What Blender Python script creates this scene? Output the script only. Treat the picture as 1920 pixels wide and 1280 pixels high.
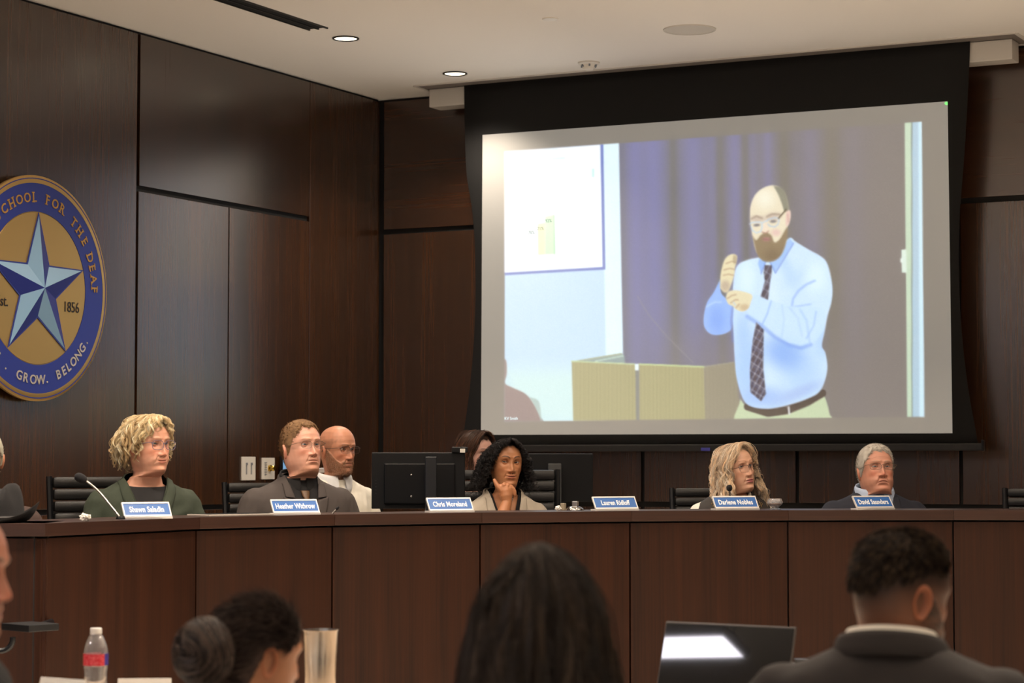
import bpy, bmesh, math, random
import numpy as np
from mathutils import Matrix, Vector
from mathutils.bvhtree import BVHTree

random.seed(7); RNG = np.random.default_rng(11)
S = bpy.context.scene
COL = S.collection
for o in list(bpy.data.objects):
    bpy.data.objects.remove(o)

# ------------------------------------------------------------------ camera, world, exposure
FPX, YAW, PITCH, EYE = 4169.0, 0.4724, 0.0539, 1.45
cam_data = bpy.data.cameras.new('camera')
cam_data.sensor_width = 36.0
cam_data.lens = FPX / 1920.0 * 36.0
cam_data.clip_start = 0.05
cam_data.dof.use_dof = True
cam_data.dof.focus_distance = 10.0
cam_data.dof.aperture_fstop = 5.0
cam = bpy.data.objects.new('camera', cam_data)
COL.objects.link(cam)
cam.location = (0, 0, EYE)
cam.rotation_euler = (math.pi / 2 + PITCH, 0, YAW)
S.camera = cam

world = bpy.data.worlds.new('world')
S.world = world
world.use_nodes = True
world.node_tree.nodes['Background'].inputs[0].default_value = (0.75, 0.85, 1.0, 1)
world.node_tree.nodes['Background'].inputs[1].default_value = 0.6

S.view_settings.view_transform = 'Standard'
S.view_settings.look = 'None'
S.view_settings.gamma = 1.0
S.view_settings.use_curve_mapping = False
S.view_settings.exposure = 0.4

WARM = (1.0, 0.85, 0.69)
CEIL = 3.722
SPOT_W = 60.0
# recessed downlights: x, y, in the photograph or not
DOWNLIGHTS = [(-6.185, 10.14), (-6.18, 11.36)]
HIDDEN_LIGHTS = [(-5.4, 8.9), (-6.18, 7.6), (-6.18, 6.2), (-6.18, 4.8),
                 (-4.6, 8.3), (-3.4, 8.75), (-2.2, 8.9), (-1.0, 9.0), (0.4, 9.0), (1.8, 9.0),
                 (-4.9, 6.6), (-3.6, 6.6), (-2.3, 6.6), (-1.0, 6.6), (0.6, 6.6),
                 (-4.2, 4.6), (-2.6, 4.6), (-1.0, 4.6), (0.6, 4.6), (2.2, 4.6),
                 (-4.2, 1.4), (-1.4, 1.4), (1.4, 1.4), (-2.6, -1.4), (0.4, -1.4), (2.4, -1.4)]


ADDED_FLOODS = [(-4.9, 5.2), (-4.0, 5.9), (-3.0, 6.2), (-2.0, 6.7), (-1.0, 7.2)]  # narrow floods added to bounce light off the floor onto the ceiling


def spot(x, y, w, cone=125):
    d = bpy.data.lights.new('spot_lamp', 'SPOT')
    d.energy = w
    d.color = WARM
    d.spot_size = math.radians(cone)
    d.spot_blend = 0.7
    d.shadow_soft_size = 0.06
    o = bpy.data.objects.new('spot_lamp', d)
    o.location = (x, y, CEIL - 0.03)
    COL.objects.link(o)
    return o


for (x, y) in DOWNLIGHTS:
    spot(x, y, SPOT_W)
for (x, y) in HIDDEN_LIGHTS:
    spot(x, y, SPOT_W * (1.1 if x < -5.3 else 0.8 if y > 8 else 2.3 if y > 6 else 0.40))
for (x, y) in ADDED_FLOODS:
    spot(x, y, SPOT_W * 4, 62)
# unseen uplights added on the platform behind the dais to brighten the ceiling
ADDED_UPLIGHTS = [(-5.0, 10.85, -.44, -.10, 150, 58), (-4.75, 11.0, -.12, -.12, 85, 60), (-4.1, 11.0, .22, -.14, 85, 60),
            (-2.1, 11.0, -.06, -.16, 80, 62)]
for (x, y, tx, ty, w, cone) in ADDED_UPLIGHTS:
    o = spot(x, y, w * 0.22, cone)
    o.data.spot_blend = 1.0
    o.location = (x, y, 0.42)
    o.rotation_euler = Vector((tx, ty, 1.0)).to_track_quat('-Z', 'Y').to_euler()

# ------------------------------------------------------------------ helpers
CY, SY = math.cos(YAW), math.sin(YAW)
FW = np.array([-SY * math.cos(PITCH), CY * math.cos(PITCH), math.sin(PITCH)])
RT = np.array([CY, SY, 0.0])
UP = np.cross(RT, FW)
C0 = np.array([0, 0, EYE])
FH = np.array([-SY, CY, 0.0])


def ray(u, v): return FW + RT * (u - 960) / FPX + UP * (640 - v) / FPX
def at(u, v, d): return C0 + ray(u, v) * d
def on_z(u, v, z): r = ray(u, v); return C0 + r * (z - EYE) / r[2]
def on_y(u, v, y): r = ray(u, v); return C0 + r * y / r[1]
def on_x(u, v, x): r = ray(u, v); return C0 + r * x / r[0]


def photo_uv(P):
    D = P - C0
    d = D @ FW
    return 960 + FPX * (D @ RT) / d, 640 - FPX * (D @ UP) / d


def sm(a, b, x):
    t = np.clip((np.asarray(x, float) - a) / (b - a), 0, 1)
    return t * t * (3 - 2 * t)


def lin(c):
    c = np.asarray(c, float) / 255.0
    return np.where(c <= 0.04045, c / 12.92, ((c + 0.055) / 1.055) ** 2.4)


def L4(r, g, b):
    return tuple(lin((r, g, b))) + (1.0,)


def facing(t):
    """horizontal forward vector of something turned t degrees to the photo's right from facing the camera"""
    a = math.radians(t)
    return -FH * math.cos(a) + RT * math.sin(a)


def frame(fwd):
    f = np.array(fwd, float); f /= np.linalg.norm(f)
    x = np.cross(f, [0, 0, 1.0]); x /= np.linalg.norm(x)
    return np.stack([x, f, np.cross(x, f)], 1)


def rx(a): c, s = math.cos(a), math.sin(a); return np.array([[1, 0, 0], [0, c, -s], [0, s, c]])
def ry(a): c, s = math.cos(a), math.sin(a); return np.array([[c, 0, s], [0, 1, 0], [-s, 0, c]])
def rz(a): c, s = math.cos(a), math.sin(a); return np.array([[c, -s, 0], [s, c, 0], [0, 0, 1]])


# ---- objects
def tag(o, label=None, cat=None, group=None, kind=None):
    if label: o['label'] = label
    if cat: o['category'] = cat
    if group: o['group'] = group
    if kind: o['kind'] = kind
    return o


def thing(name, label, cat, loc=(0, 0, 0), rot=0.0, group=None):
    o = bpy.data.objects.new(name, None)
    o.empty_display_size = 0.1
    o.location = loc
    o.rotation_euler = (0, 0, rot)
    COL.objects.link(o)
    return tag(o, label, cat, group)


def mesh_data(name, V, Fs, cols=None, smooth=True, mats=None, mat_idx=None):
    V = np.asarray(V, np.float32).reshape(-1, 3)
    if isinstance(Fs, np.ndarray): Fs = [Fs]
    Fs = [np.asarray(f, np.int32) for f in Fs if len(f)]
    me = bpy.data.meshes.new(name)
    me.vertices.add(len(V))
    me.vertices.foreach_set('co', V.ravel())
    tot = np.concatenate([np.full(len(f), f.shape[1], np.int32) for f in Fs])
    loops = np.concatenate([f.ravel() for f in Fs])
    me.loops.add(len(loops))
    me.loops.foreach_set('vertex_index', loops)
    me.polygons.add(len(tot))
    st = np.concatenate([[0], np.cumsum(tot)[:-1]]).astype(np.int32)
    me.polygons.foreach_set('loop_start', st)
    me.polygons.foreach_set('loop_total', tot)
    me.polygons.foreach_set('use_smooth', np.full(len(tot), bool(smooth)))
    if mat_idx is not None:
        me.polygons.foreach_set('material_index', np.asarray(mat_idx, np.int32))
    if cols is not None:
        a = me.color_attributes.new('Col', 'FLOAT_COLOR', 'POINT')
        c = np.ones((len(V), 4), np.float32); c[:, :3] = np.asarray(cols, np.float32).reshape(-1, 3)
        a.data.foreach_set('color', c.ravel())
    for m in (mats or []): me.materials.append(m)
    me.update(calc_edges=True)
    me.validate()
    return me


def link(name, me, parent=None, loc=None):
    o = bpy.data.objects.new(name, me)
    COL.objects.link(o)
    if parent is not None: o.parent = parent
    if loc is not None: o.location = loc
    return o


class MB:
    """collects shapes for ONE mesh object"""
    def __init__(s): s.V = []; s.F = {}; s.n = 0
    def add(s, V, F):
        V = np.asarray(V, float).reshape(-1, 3)
        if isinstance(F, np.ndarray): F = [F]
        for f in F:
            f = np.asarray(f, int)
            if len(f): s.F.setdefault(f.shape[1], []).append(f + s.n)
        s.V.append(V); s.n += len(V)
        return s
    def box(s, c, size, R=None, bev=0.0):
        hx, hy, hz = [k / 2 for k in size]
        if bev <= 0:
            V = np.array([[x, y, z] for x in (-hx, hx) for y in (-hy, hy) for z in (-hz, hz)])
            F = np.array([[0, 1, 3, 2], [4, 6, 7, 5], [0, 4, 5, 1], [2, 3, 7, 6], [0, 2, 6, 4], [1, 5, 7, 3]])
            Fs = [F]
        else:
            bm = bmesh.new()
            bmesh.ops.create_cube(bm, size=1.0)
            bmesh.ops.scale(bm, vec=size, verts=bm.verts)
            bmesh.ops.bevel(bm, geom=list(bm.edges), offset=min(bev, hx * .98, hy * .98, hz * .98), segments=2, profile=0.6, affect='EDGES')
            V, Fs = bm_arrays(bm); bm.free()
        if R is not None: V = V @ np.asarray(R).T
        return s.add(V + np.asarray(c), Fs)
    def tube(s, P, r, n=8, caps=True):
        P = np.asarray(P, float); m = len(P)
        r = np.full(m, r, float) if np.isscalar(r) else np.asarray(r, float)
        V = tube_verts(P, r, n)
        i = np.arange(m - 1)[:, None] * n; j = np.arange(n)[None, :]; k = (j + 1) % n
        F = np.stack([i + j, i + k, i + n + k, i + n + j], -1).reshape(-1, 4)
        Fs = [F]
        if caps: Fs += [np.arange(n)[::-1][None, :], (np.arange(n) + (m - 1) * n)[None, :]]
        return s.add(V.reshape(-1, 3), Fs)
    def lathe(s, prof, n=24, c=(0, 0, 0), R=None):
        prof = np.asarray(prof, float); m = len(prof)
        a = np.arange(n) * 2 * math.pi / n
        V = np.stack([prof[:, 0, None] * np.cos(a), prof[:, 0, None] * np.sin(a), np.repeat(prof[:, 1, None], n, 1)], -1).reshape(-1, 3)
        i = np.arange(m - 1)[:, None] * n; j = np.arange(n)[None, :]; k = (j + 1) % n
        F = np.stack([i + j, i + k, i + n + k, i + n + j], -1).reshape(-1, 4)
        if R is not None: V = V @ np.asarray(R).T
        return s.add(V + np.asarray(c), [F])
    def prism(s, poly, t0, t1, fn):
        """poly: list of 2d points (ccw), fn maps (a,b,t) -> xyz"""
        n = len(poly)
        V = [fn(a, b, t) for t in (t0, t1) for (a, b) in poly]
        j = np.arange(n); k = (j + 1) % n
        return s.add(V, [np.stack([j, k, n + k, n + j], 1), j[::-1][None, :], (n + j)[None, :]])
    def build(s, name, mat, parent=None, smooth=False, loc=None, cols=None):
        me = mesh_data(name, np.concatenate(s.V), [np.concatenate(f) for f in s.F.values()], cols=cols, smooth=smooth, mats=[mat])
        if smooth: me.set_sharp_from_angle(angle=math.radians(38))
        return link(name, me, parent, loc)


def bm_arrays(bm):
    bm.verts.ensure_lookup_table(); bm.verts.index_update()
    V = np.array([v.co for v in bm.verts])
    d = {}
    for f in bm.faces: d.setdefault(len(f.verts), []).append([v.index for v in f.verts])
    return V, [np.array(x) for x in d.values()]


def tube_verts(P, r, n):
    T = np.gradient(P, axis=0)
    T /= np.linalg.norm(T, axis=1, keepdims=True) + 1e-12
    N = np.zeros_like(P)
    ref = np.array([0.0, 0.0, 1.0]) if abs(T[0][2]) < 0.9 else np.array([1.0, 0.0, 0.0])
    v = np.cross(T[0], ref); v /= np.linalg.norm(v)
    for i in range(len(P)):
        v = v - T[i] * (v @ T[i]); v /= np.linalg.norm(v) + 1e-12
        N[i] = v
    Bn = np.cross(T, N)
    a = np.arange(n) * 2 * math.pi / n
    return P[:, None, :] + r[:, None, None] * (np.cos(a)[None, :, None] * N[:, None, :] + np.sin(a)[None, :, None] * Bn[:, None, :])


def strands_mesh(P, r, n=3):
    """P: (k, m, 3) strands, r: (k, m) radii -> V, F of all tubes (vectorised)"""
    k, m, _ = P.shape
    T = np.gradient(P, axis=1); T /= np.linalg.norm(T, axis=2, keepdims=True) + 1e-9
    A = np.array([0.31, 0.52, 0.795])
    N = np.cross(T, A); N /= np.linalg.norm(N, axis=2, keepdims=True) + 1e-9
    Bn = np.cross(T, N)
    a = np.arange(n) * 2 * math.pi / n
    V = P[:, :, None, :] + r[:, :, None, None] * (np.cos(a)[:, None] * N[:, :, None, :] + np.sin(a)[:, None] * Bn[:, :, None, :])
    b = (np.arange(k) * m * n)[:, None, None] + (np.arange(m - 1) * n)[None, :, None]
    j = np.arange(n)[None, None, :]; q = (j + 1) % n
    F = np.stack([b + j, b + q, b + n + q, b + n + j], -1).reshape(-1, 4)
    return V.reshape(-1, 3), F


def smooth_path(pts, m=40):
    """Catmull-Rom through pts"""
    p = np.asarray(pts, float)
    q = np.concatenate([[2 * p[0] - p[1]], p, [2 * p[-1] - p[-2]]])
    t = np.linspace(0, len(p) - 1 - 1e-6, m); i = t.astype(int); f = (t - i)[:, None]
    a, b, c, d = q[i], q[i + 1], q[i + 2], q[i + 3]
    return 0.5 * (2 * b + (c - a) * f + (2 * a - 5 * b + 4 * c - d) * f ** 2 + (3 * b - a - 3 * c + d) * f ** 3)


def text_arrays(txt, size, depth=0.0, spacing=1.0, shear=0.0, offset=0.0, align='CENTER'):
    cu = bpy.data.curves.new('lettering', 'FONT')
    cu.body = txt; cu.size = size; cu.extrude = depth; cu.space_character = spacing; cu.shear = shear; cu.offset = offset
    cu.align_x = align; cu.align_y = 'CENTER'; cu.resolution_u = 3
    o = bpy.data.objects.new('lettering', cu)
    COL.objects.link(o)
    dg = bpy.context.evaluated_depsgraph_get()
    me = bpy.data.meshes.new_from_object(o.evaluated_get(dg))
    V = np.array([v.co for v in me.vertices]).reshape(-1, 3)
    d = {}
    for p in me.polygons: d.setdefault(len(p.vertices), []).append(list(p.vertices))
    bpy.data.objects.remove(o); bpy.data.curves.remove(cu); bpy.data.meshes.remove(me)
    return V, [np.array(x) for x in d.values()]


def vnoise(P, scale=1.0, seed=0):
    """cheap smooth pseudo noise in -1..1 (sum of sines)"""
    P = np.asarray(P) * scale
    r = np.random.default_rng(seed)
    out = 0
    for k in range(6):
        w = r.normal(size=3) * (1 + 0.35 * k); ph = r.uniform(0, 6.28)
        out = out + np.sin(P @ w + ph)
    return out / 3.2


# ------------------------------------------------------------------ materials
def nmat(name):
    m = bpy.data.materials.new(name); m.use_nodes = True
    nt = m.node_tree
    return m, nt, nt.nodes['Principled BSDF']


def mat(name, rgb, rough=0.5, metal=0.0, spec=0.5, bump=0.0, bscale=200.0, var=0.0, vscale=6.0, coat=0.0, sheen=0.0):
    m, nt, b = nmat(name)
    c = L4(*rgb)
    b.inputs['Base Color'].default_value = c
    b.inputs['Roughness'].default_value = rough
    b.inputs['Metallic'].default_value = metal
    b.inputs['Specular IOR Level'].default_value = spec
    b.inputs['Coat Weight'].default_value = coat
    if sheen:
        b.inputs['Sheen Weight'].default_value = sheen
        b.inputs['Sheen Tint'].default_value = c
    tc = nt.nodes.new('ShaderNodeTexCoord')
    if var > 0:
        n = nt.nodes.new('ShaderNodeTexNoise'); n.inputs['Scale'].default_value = vscale; n.inputs['Detail'].default_value = 4
        nt.links.new(tc.outputs['Object'], n.inputs['Vector'])
        mx = nt.nodes.new('ShaderNodeMix'); mx.data_type = 'RGBA'
        mx.inputs[6].default_value = tuple(k * (1 - var) for k in c[:3]) + (1,)
        mx.inputs[7].default_value = tuple(min(1, k * (1 + var)) for k in c[:3]) + (1,)
        nt.links.new(n.outputs['Fac'], mx.inputs[0]); nt.links.new(mx.outputs[2], b.inputs['Base Color'])
    if bump > 0:
        n = nt.nodes.new('ShaderNodeTexNoise'); n.inputs['Scale'].default_value = bscale; n.inputs['Detail'].default_value = 3
        nt.links.new(tc.outputs['Object'], n.inputs['Vector'])
        bp = nt.nodes.new('ShaderNodeBump'); bp.inputs['Strength'].default_value = bump; bp.inputs['Distance'].default_value = 0.002
        nt.links.new(n.outputs['Fac'], bp.inputs['Height']); nt.links.new(bp.outputs['Normal'], b.inputs['Normal'])
    return m


def col_mat(name, rough=0.5, spec=0.4, sss=0.0, bump=0.0, bscale=400.0, aniso=0.0):
    m, nt, b = nmat(name)
    a = nt.nodes.new('ShaderNodeAttribute'); a.attribute_name = 'Col'
    nt.links.new(a.outputs['Color'], b.inputs['Base Color'])
    b.inputs['Roughness'].default_value = rough
    b.inputs['Specular IOR Level'].default_value = spec
    if sss:
        b.inputs['Subsurface Weight'].default_value = sss
        b.inputs['Subsurface Radius'].default_value = (0.012, 0.005, 0.003)
        b.inputs['Subsurface Scale'].default_value = 0.5
    if bump:
        tc = nt.nodes.new('ShaderNodeTexCoord')
        n = nt.nodes.new('ShaderNodeTexNoise'); n.inputs['Scale'].default_value = bscale
        nt.links.new(tc.outputs['Object'], n.inputs['Vector'])
        bp = nt.nodes.new('ShaderNodeBump'); bp.inputs['Strength'].default_value = bump; bp.inputs['Distance'].default_value = 0.001
        nt.links.new(n.outputs['Fac'], bp.inputs['Height']); nt.links.new(bp.outputs['Normal'], b.inputs['Normal'])
    return m


def emis(name, rgb, strength):
    m, nt, b = nmat(name)
    b.inputs['Base Color'].default_value = (0.02, 0.02, 0.02, 1)
    b.inputs['Emission Color'].default_value = L4(*rgb)
    b.inputs['Emission Strength'].default_value = strength
    return m


def wood(name, dark, light, grain='Z', rough=0.36, bands=9.0, spec=0.12, coat=1.0):
    """veneer: fine streaks along the grain + broader leaves of slightly different tone"""
    m, nt, b = nmat(name)
    tc = nt.nodes.new('ShaderNodeTexCoord')
    oi = nt.nodes.new('ShaderNodeObjectInfo')
    add = nt.nodes.new('ShaderNodeVectorMath'); add.operation = 'ADD'
    mul = nt.nodes.new('ShaderNodeVectorMath'); mul.operation = 'SCALE'; mul.inputs[0].default_value = (13.7, 7.3, 5.1)
    nt.links.new(oi.outputs['Random'], mul.inputs['Scale'])
    nt.links.new(tc.outputs['Object'], add.inputs[0]); nt.links.new(mul.outputs[0], add.inputs[1])
    def noise(sc, detail, rough_):
        mp = nt.nodes.new('ShaderNodeMapping'); mp.inputs['Scale'].default_value = sc
        nt.links.new(add.outputs[0], mp.inputs['Vector'])
        n = nt.nodes.new('ShaderNodeTexNoise'); n.inputs['Scale'].default_value = 1.0
        n.inputs['Detail'].default_value = detail; n.inputs['Roughness'].default_value = rough_
        nt.links.new(mp.outputs[0], n.inputs['Vector'])
        return n
    f, c = 95.0, bands
    fine = noise((f, f, 1.6) if grain == 'Z' else (1.6, 1.6, f), 6, 0.65)
    broad = noise((c, c, 0.25) if grain == 'Z' else (0.25, 0.25, c), 2, 0.5)
    mix = nt.nodes.new('ShaderNodeMath'); mix.operation = 'MULTIPLY_ADD'
    mix.inputs[1].default_value = 0.55
    sc2 = nt.nodes.new('ShaderNodeMath'); sc2.operation = 'MULTIPLY'; sc2.inputs[1].default_value = 0.45
    nt.links.new(fine.outputs['Fac'], mix.inputs[0]); nt.links.new(broad.outputs['Fac'], sc2.inputs[0]); nt.links.new(sc2.outputs[0], mix.inputs[2])
    cr = nt.nodes.new('ShaderNodeValToRGB')
    cr.color_ramp.elements[0].position = 0.34; cr.color_ramp.elements[0].color = L4(*dark)
    cr.color_ramp.elements[1].position = 0.66; cr.color_ramp.elements[1].color = L4(*light)
    nt.links.new(mix.outputs[0], cr.inputs[0]); nt.links.new(cr.outputs[0], b.inputs['Base Color'])
    b.inputs['Roughness'].default_value = rough
    b.inputs['Specular IOR Level'].default_value = spec
    b.inputs['Coat Weight'].default_value = coat; b.inputs['Coat IOR'].default_value = 1.85; b.inputs['Coat Roughness'].default_value = 0.24
    bp = nt.nodes.new('ShaderNodeBump'); bp.inputs['Strength'].default_value = 0.12; bp.inputs['Distance'].default_value = 0.001
    nt.links.new(fine.outputs['Fac'], bp.inputs['Height']); nt.links.new(bp.outputs['Normal'], b.inputs['Normal'])
    return m


W_WALL = wood('walnut_wall_vertical', (38, 22, 9), (72, 40, 14), 'Z', rough=0.40)
W_WALLH = wood('walnut_wall_horizontal', (37, 21, 9), (68, 37, 14), 'X', rough=0.40)
W_DAIS = wood('walnut_dais', (31, 15, 8), (54, 27, 13), 'Z', rough=0.45, bands=14.0, coat=0.0, spec=0.22)
W_CAP = wood('walnut_cap', (34, 18, 12), (56, 31, 21), 'X', rough=0.40, coat=0.1, spec=.4)
BLACK_GAP = mat('dark_reveal', (14, 13, 13), rough=0.8)
PAINT = mat('ceiling_paint', (240, 236, 230), rough=0.85, bump=0.05, bscale=90)
WHITE_METAL = mat('white_metal', (212, 208, 202), rough=0.45)
WHITE_PLASTIC = mat('white_plastic', (226, 221, 212), rough=0.4)
GREY_GRILLE = mat('painted_grille', (206, 202, 194), rough=0.7, bump=0.4, bscale=300)
CARPET = mat('pale_floor', (226, 218, 206), rough=0.95, bump=0.5, bscale=120, var=0.15, vscale=30)
PLASTER = mat('plaster', (205, 198, 186), rough=0.85)
BLACK_PLASTIC = mat('black_plastic', (13, 14, 17), rough=0.42, spec=.35, bump=0.08, bscale=600)
BLACK_SATIN = mat('black_satin', (9, 10, 13), rough=0.35, spec=.35)
BLACK_FABRIC = mat('black_screen_fabric', (16, 16, 17), rough=0.9)
LEATHER = mat('black_leather', (17, 16, 16), rough=0.36, bump=0.25, bscale=260)
CHROME = mat('chrome', (200, 200, 200), rough=0.12, metal=1.0)
SILVER = mat('brushed_silver', (196, 194, 192), rough=0.32, metal=1.0)
DARK_METAL = mat('dark_metal', (70, 70, 72), rough=0.35, metal=1.0)
PALE_TOP = mat('pale_laminate', (206, 196, 180), rough=0.6)
PAPER = mat('paper', (236, 232, 224), rough=0.8)

# ------------------------------------------------------------------ the room
XL, YB, XR, YF = -7.056, 12.0, 4.2, -3.6
PLAT = 0.25


def struct(name, mb, m, parent=None, smooth=False):
    o = mb.build(name, m, parent, smooth)
    if parent is None: o['kind'] = 'structure'
    return o


struct('floor', MB().box(((XL + XR) / 2, (YF + YB) / 2, -0.05), (XR - XL + 0.6, YB - YF + 0.6, 0.1)), CARPET)
struct('ceiling', MB().box(((XL + XR) / 2, (YF + YB) / 2, CEIL + 0.05), (XR - XL + 0.6, YB - YF + 0.6, 0.1)), PAINT)
struct('wall_right', MB().box((XR + 0.1, (YF + YB) / 2, CEIL / 2), (0.2, YB - YF, CEIL)), W_WALL)
# rear wall (behind the camera) with a row of window openings for daylight
wf = MB()
wf.box(((XL + XR) / 2, YF - 0.1, 0.5), (XR - XL, 0.2, 1.0))
wf.box(((XL + XR) / 2, YF - 0.1, 3.3), (XR - XL, 0.2, CEIL - 2.88))
edges = [XL, -4.6, -3.0, -2.2, -0.6, 0.2, 1.8, XR]
for a, b_ in zip(edges[0::2], edges[1::2]):
    wf.box(((a + b_) / 2, YF - 0.1, 1.94), (b_ - a, 0.2, 1.88))
struct('wall_front', wf, PLASTER)

# wood panelled walls: dark backing, every veneer panel a piece of its own standing proud of it
wl = struct('wall_left', MB().box((XL - 0.12, (YF + YB) / 2, CEIL / 2), (0.2, YB - YF, CEIL)), BLACK_GAP)
wb = struct('wall_back', MB().box(((XL + XR) / 2, YB + 0.12, CEIL / 2), (XR - XL + 0.4, 0.2, CEIL)), BLACK_GAP)
G = 0.011


def panel_left(y0, y1, z0, z1, m=None, gy0=G, gy1=G):
    y0 += gy0; y1 -= gy1
    mb = MB().box((0, 0, 0), (0.022, y1 - y0, z1 - z0), bev=0.0015)
    return mb.build('panel', m or W_WALL, wl, loc=(XL - 0.011, (y0 + y1) / 2, (z0 + z1) / 2))


def panel_back(x0, x1, z0, z1, m=None):
    x0 += G; x1 -= G
    mb = MB().box((0, 0, 0), (x1 - x0, 0.022, z1 - z0), bev=0.0015)
    return mb.build('panel', m or W_WALL, wb, loc=((x0 + x1) / 2, YB + 0.011, (z0 + z1) / 2))


ZT, ZJ = 1.20, 2.885   # the two horizontal reveals
TOP = CEIL - 0.016
ys = [9.477, 10.324, 11.165]
prev = [YF, -1.2, 1.2, 3.7, 6.5]
for a, b_ in zip(prev, prev[1:] + [ys[0]]):
    panel_left(a, b_, ZT + 0.014, TOP, gy1=0.012)
    panel_left(a, b_, 0.02, ZT - 0.014, gy1=0.012)
panel_left(ys[0], ys[2], ZJ + 0.018, TOP, m=wood('walnut_wall_header', (36, 21, 9), (60, 34, 14), 'Z', rough=0.40), gy0=0.014, gy1=0.003)
panel_left(ys[0], ys[1], ZT + 0.014, ZJ - 0.014, gy0=0.008, gy1=0.005)
panel_left(ys[1], ys[2], ZT + 0.014, ZJ - 0.014, gy0=0.005, gy1=0.004)
panel_left(ys[2], YB - 0.01, ZT + 0.014, TOP, gy0=0.003, gy1=0.012)
panel_left(ys[0], ys[1], 0.02, ZT - 0.014)
panel_left(ys[1], ys[2], 0.02, ZT - 0.014)
panel_left(ys[2], YB - 0.01, 0.02, ZT - 0.014)
xb = [-7.046, -6.22, -5.27, -4.313, -3.366, -2.42, -1.47, -0.52, 0.43, 1.38, 2.33, 3.28, XR]
for a, b_ in zip(xb[:-1], xb[1:]):
    panel_back(a, b_, ZT + 0.016, ZJ - 0.016)
    panel_back(a, b_, 0.02, ZT - 0.016)
for a, b_ in ((xb[0], -3.366), (-3.366, 0.43), (0.43, XR)):
    if a > -7: a -= 0.008; b_ += 0.008
    panel_back(a, b_, ZJ + 0.016, TOP, W_WALLH)

# ------------------------------------------------------------------ ceiling fittings
def ring_fit(x, y, label):
    o = thing('recessed_downlight', label, 'ceiling light', (x, y, CEIL))
    MB().lathe([(0.060, -0.001), (0.072, -0.001), (0.073, -0.006), (0.066, -0.009), (0.060, -0.004), (0.060, -0.001)], 40).build('trim_ring', DARK_METAL, o, smooth=True)
    MB().lathe([(0.0001, -0.003), (0.060, -0.003), (0.060, -0.0012), (0.0001, -0.0012)], 40).build('lens', LAMP_FACE, o)
    return o


LAMP_FACE = emis('lamp_face', (255, 236, 200), 5.0)
ring_fit(*DOWNLIGHTS[0], 'lit round recessed ceiling light beside the slot diffuser')
ring_fit(*DOWNLIGHTS[1], 'lit round recessed ceiling light above the left end of the projection screen')
for (x, y) in HIDDEN_LIGHTS + ADDED_FLOODS:  # the floods are added lamps in the same fittings
    o = ring_fit(x, y, 'unseen round recessed ceiling light outside the photograph')
    o['group'] = 'ceiling lights outside the photograph'

p = on_z(1032, 35, CEIL)
MB().lathe([(0.0001, -0.007), (0.040, -0.006), (0.043, -0.003), (0.043, 0), (0.0001, 0)], 32).build('cover_plate', WHITE_PLASTIC, None, True, loc=tuple(p))
tag(bpy.data.objects['cover_plate'], 'small round white cover plate on the ceiling', 'ceiling cover')
p = on_z(1293, 55, CEIL)
o = thing('ceiling_speaker', 'large round flush speaker grille in the ceiling', 'speaker', tuple(p))
MB().lathe([(0.128, -0.001), (0.128, -0.006), (0.138, -0.006), (0.140, 0), (0.128, 0)], 48).build('rim', GREY_GRILLE, o, True)
mb = MB()
mb.lathe([(0.0001, -0.004), (0.128, -0.0035), (0.128, -0.001), (0.0001, -0.001)], 48)
mb.build('grille', GREY_GRILLE, o, True)
p = on_z(1104, 117, CEIL)
o = thing('smoke_detector', 'white domed smoke detector on the ceiling above the screen', 'smoke detector', tuple(p))
MB().lathe([(0.0001, -0.014), (0.052, -0.014), (0.062, -0.008), (0.063, 0), (0.0001, 0)], 40).build('base', WHITE_PLASTIC, o, True)
MB().lathe([(0.0001, -0.046), (0.022, -0.045), (0.034, -0.036), (0.038, -0.024), (0.046, -0.014), (0.0001, -0.014)], 40).build('sensor_dome', WHITE_PLASTIC, o, True)
VENT = mat('detector_vent', (120, 128, 140), rough=0.6)
for k in range(6):
    a = k * math.pi / 3
    MB().box((0.042 * math.cos(a), 0.042 * math.sin(a), -0.021), (0.012, 0.010, 0.012), R=rz(a)).build('vent', VENT, o)
# linear slot diffuser
o = thing('slot_diffuser', 'long narrow black slot air diffuser in the ceiling', 'air diffuser', (-6.175, 9.0, CEIL))
MB().box((0, -0.05, -0.001), (0.105, 1.78, 0.002)).build('slot', mat('slot_dark', (10, 10, 10), rough=0.9), o)
for x in (-0.055, 0.0, 0.055):
    MB().box((x, -0.05, -0.004), (0.008, 1.80, 0.008)).build('blade', mat('slot_blade', (38, 37, 35), rough=0.5), o)

for (x, y, tx, ty, w, cone) in ADDED_UPLIGHTS:
    RU = np.array(Vector((tx, ty, 1.0)).to_track_quat('Z', 'Y').to_matrix())
    o = thing('added_uplight', 'round floor uplight added behind the dais to brighten the ceiling', 'floor light', (x, y, PLAT), 0, 'floor uplights added behind the dais')
    MB().lathe([(.0001, 0), (.07, 0), (.075, .01), (.06, .03), (.0001, .03)], 24).build('base', DARK_METAL, o, True)
    MB().lathe([(.0001, -.06), (.05, -.06), (.06, -.04), (.065, .05), (.058, .05), (.052, .01), (.0001, .01)], 24, c=(0, -.01, .10), R=RU).build('housing', DARK_METAL, o, True)
    MB().lathe([(.0001, .02), (.051, .02), (.051, .012), (.0001, .012)], 24, c=(0, -.01, .10), R=RU).build('lens', LAMP_FACE, o)
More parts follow.
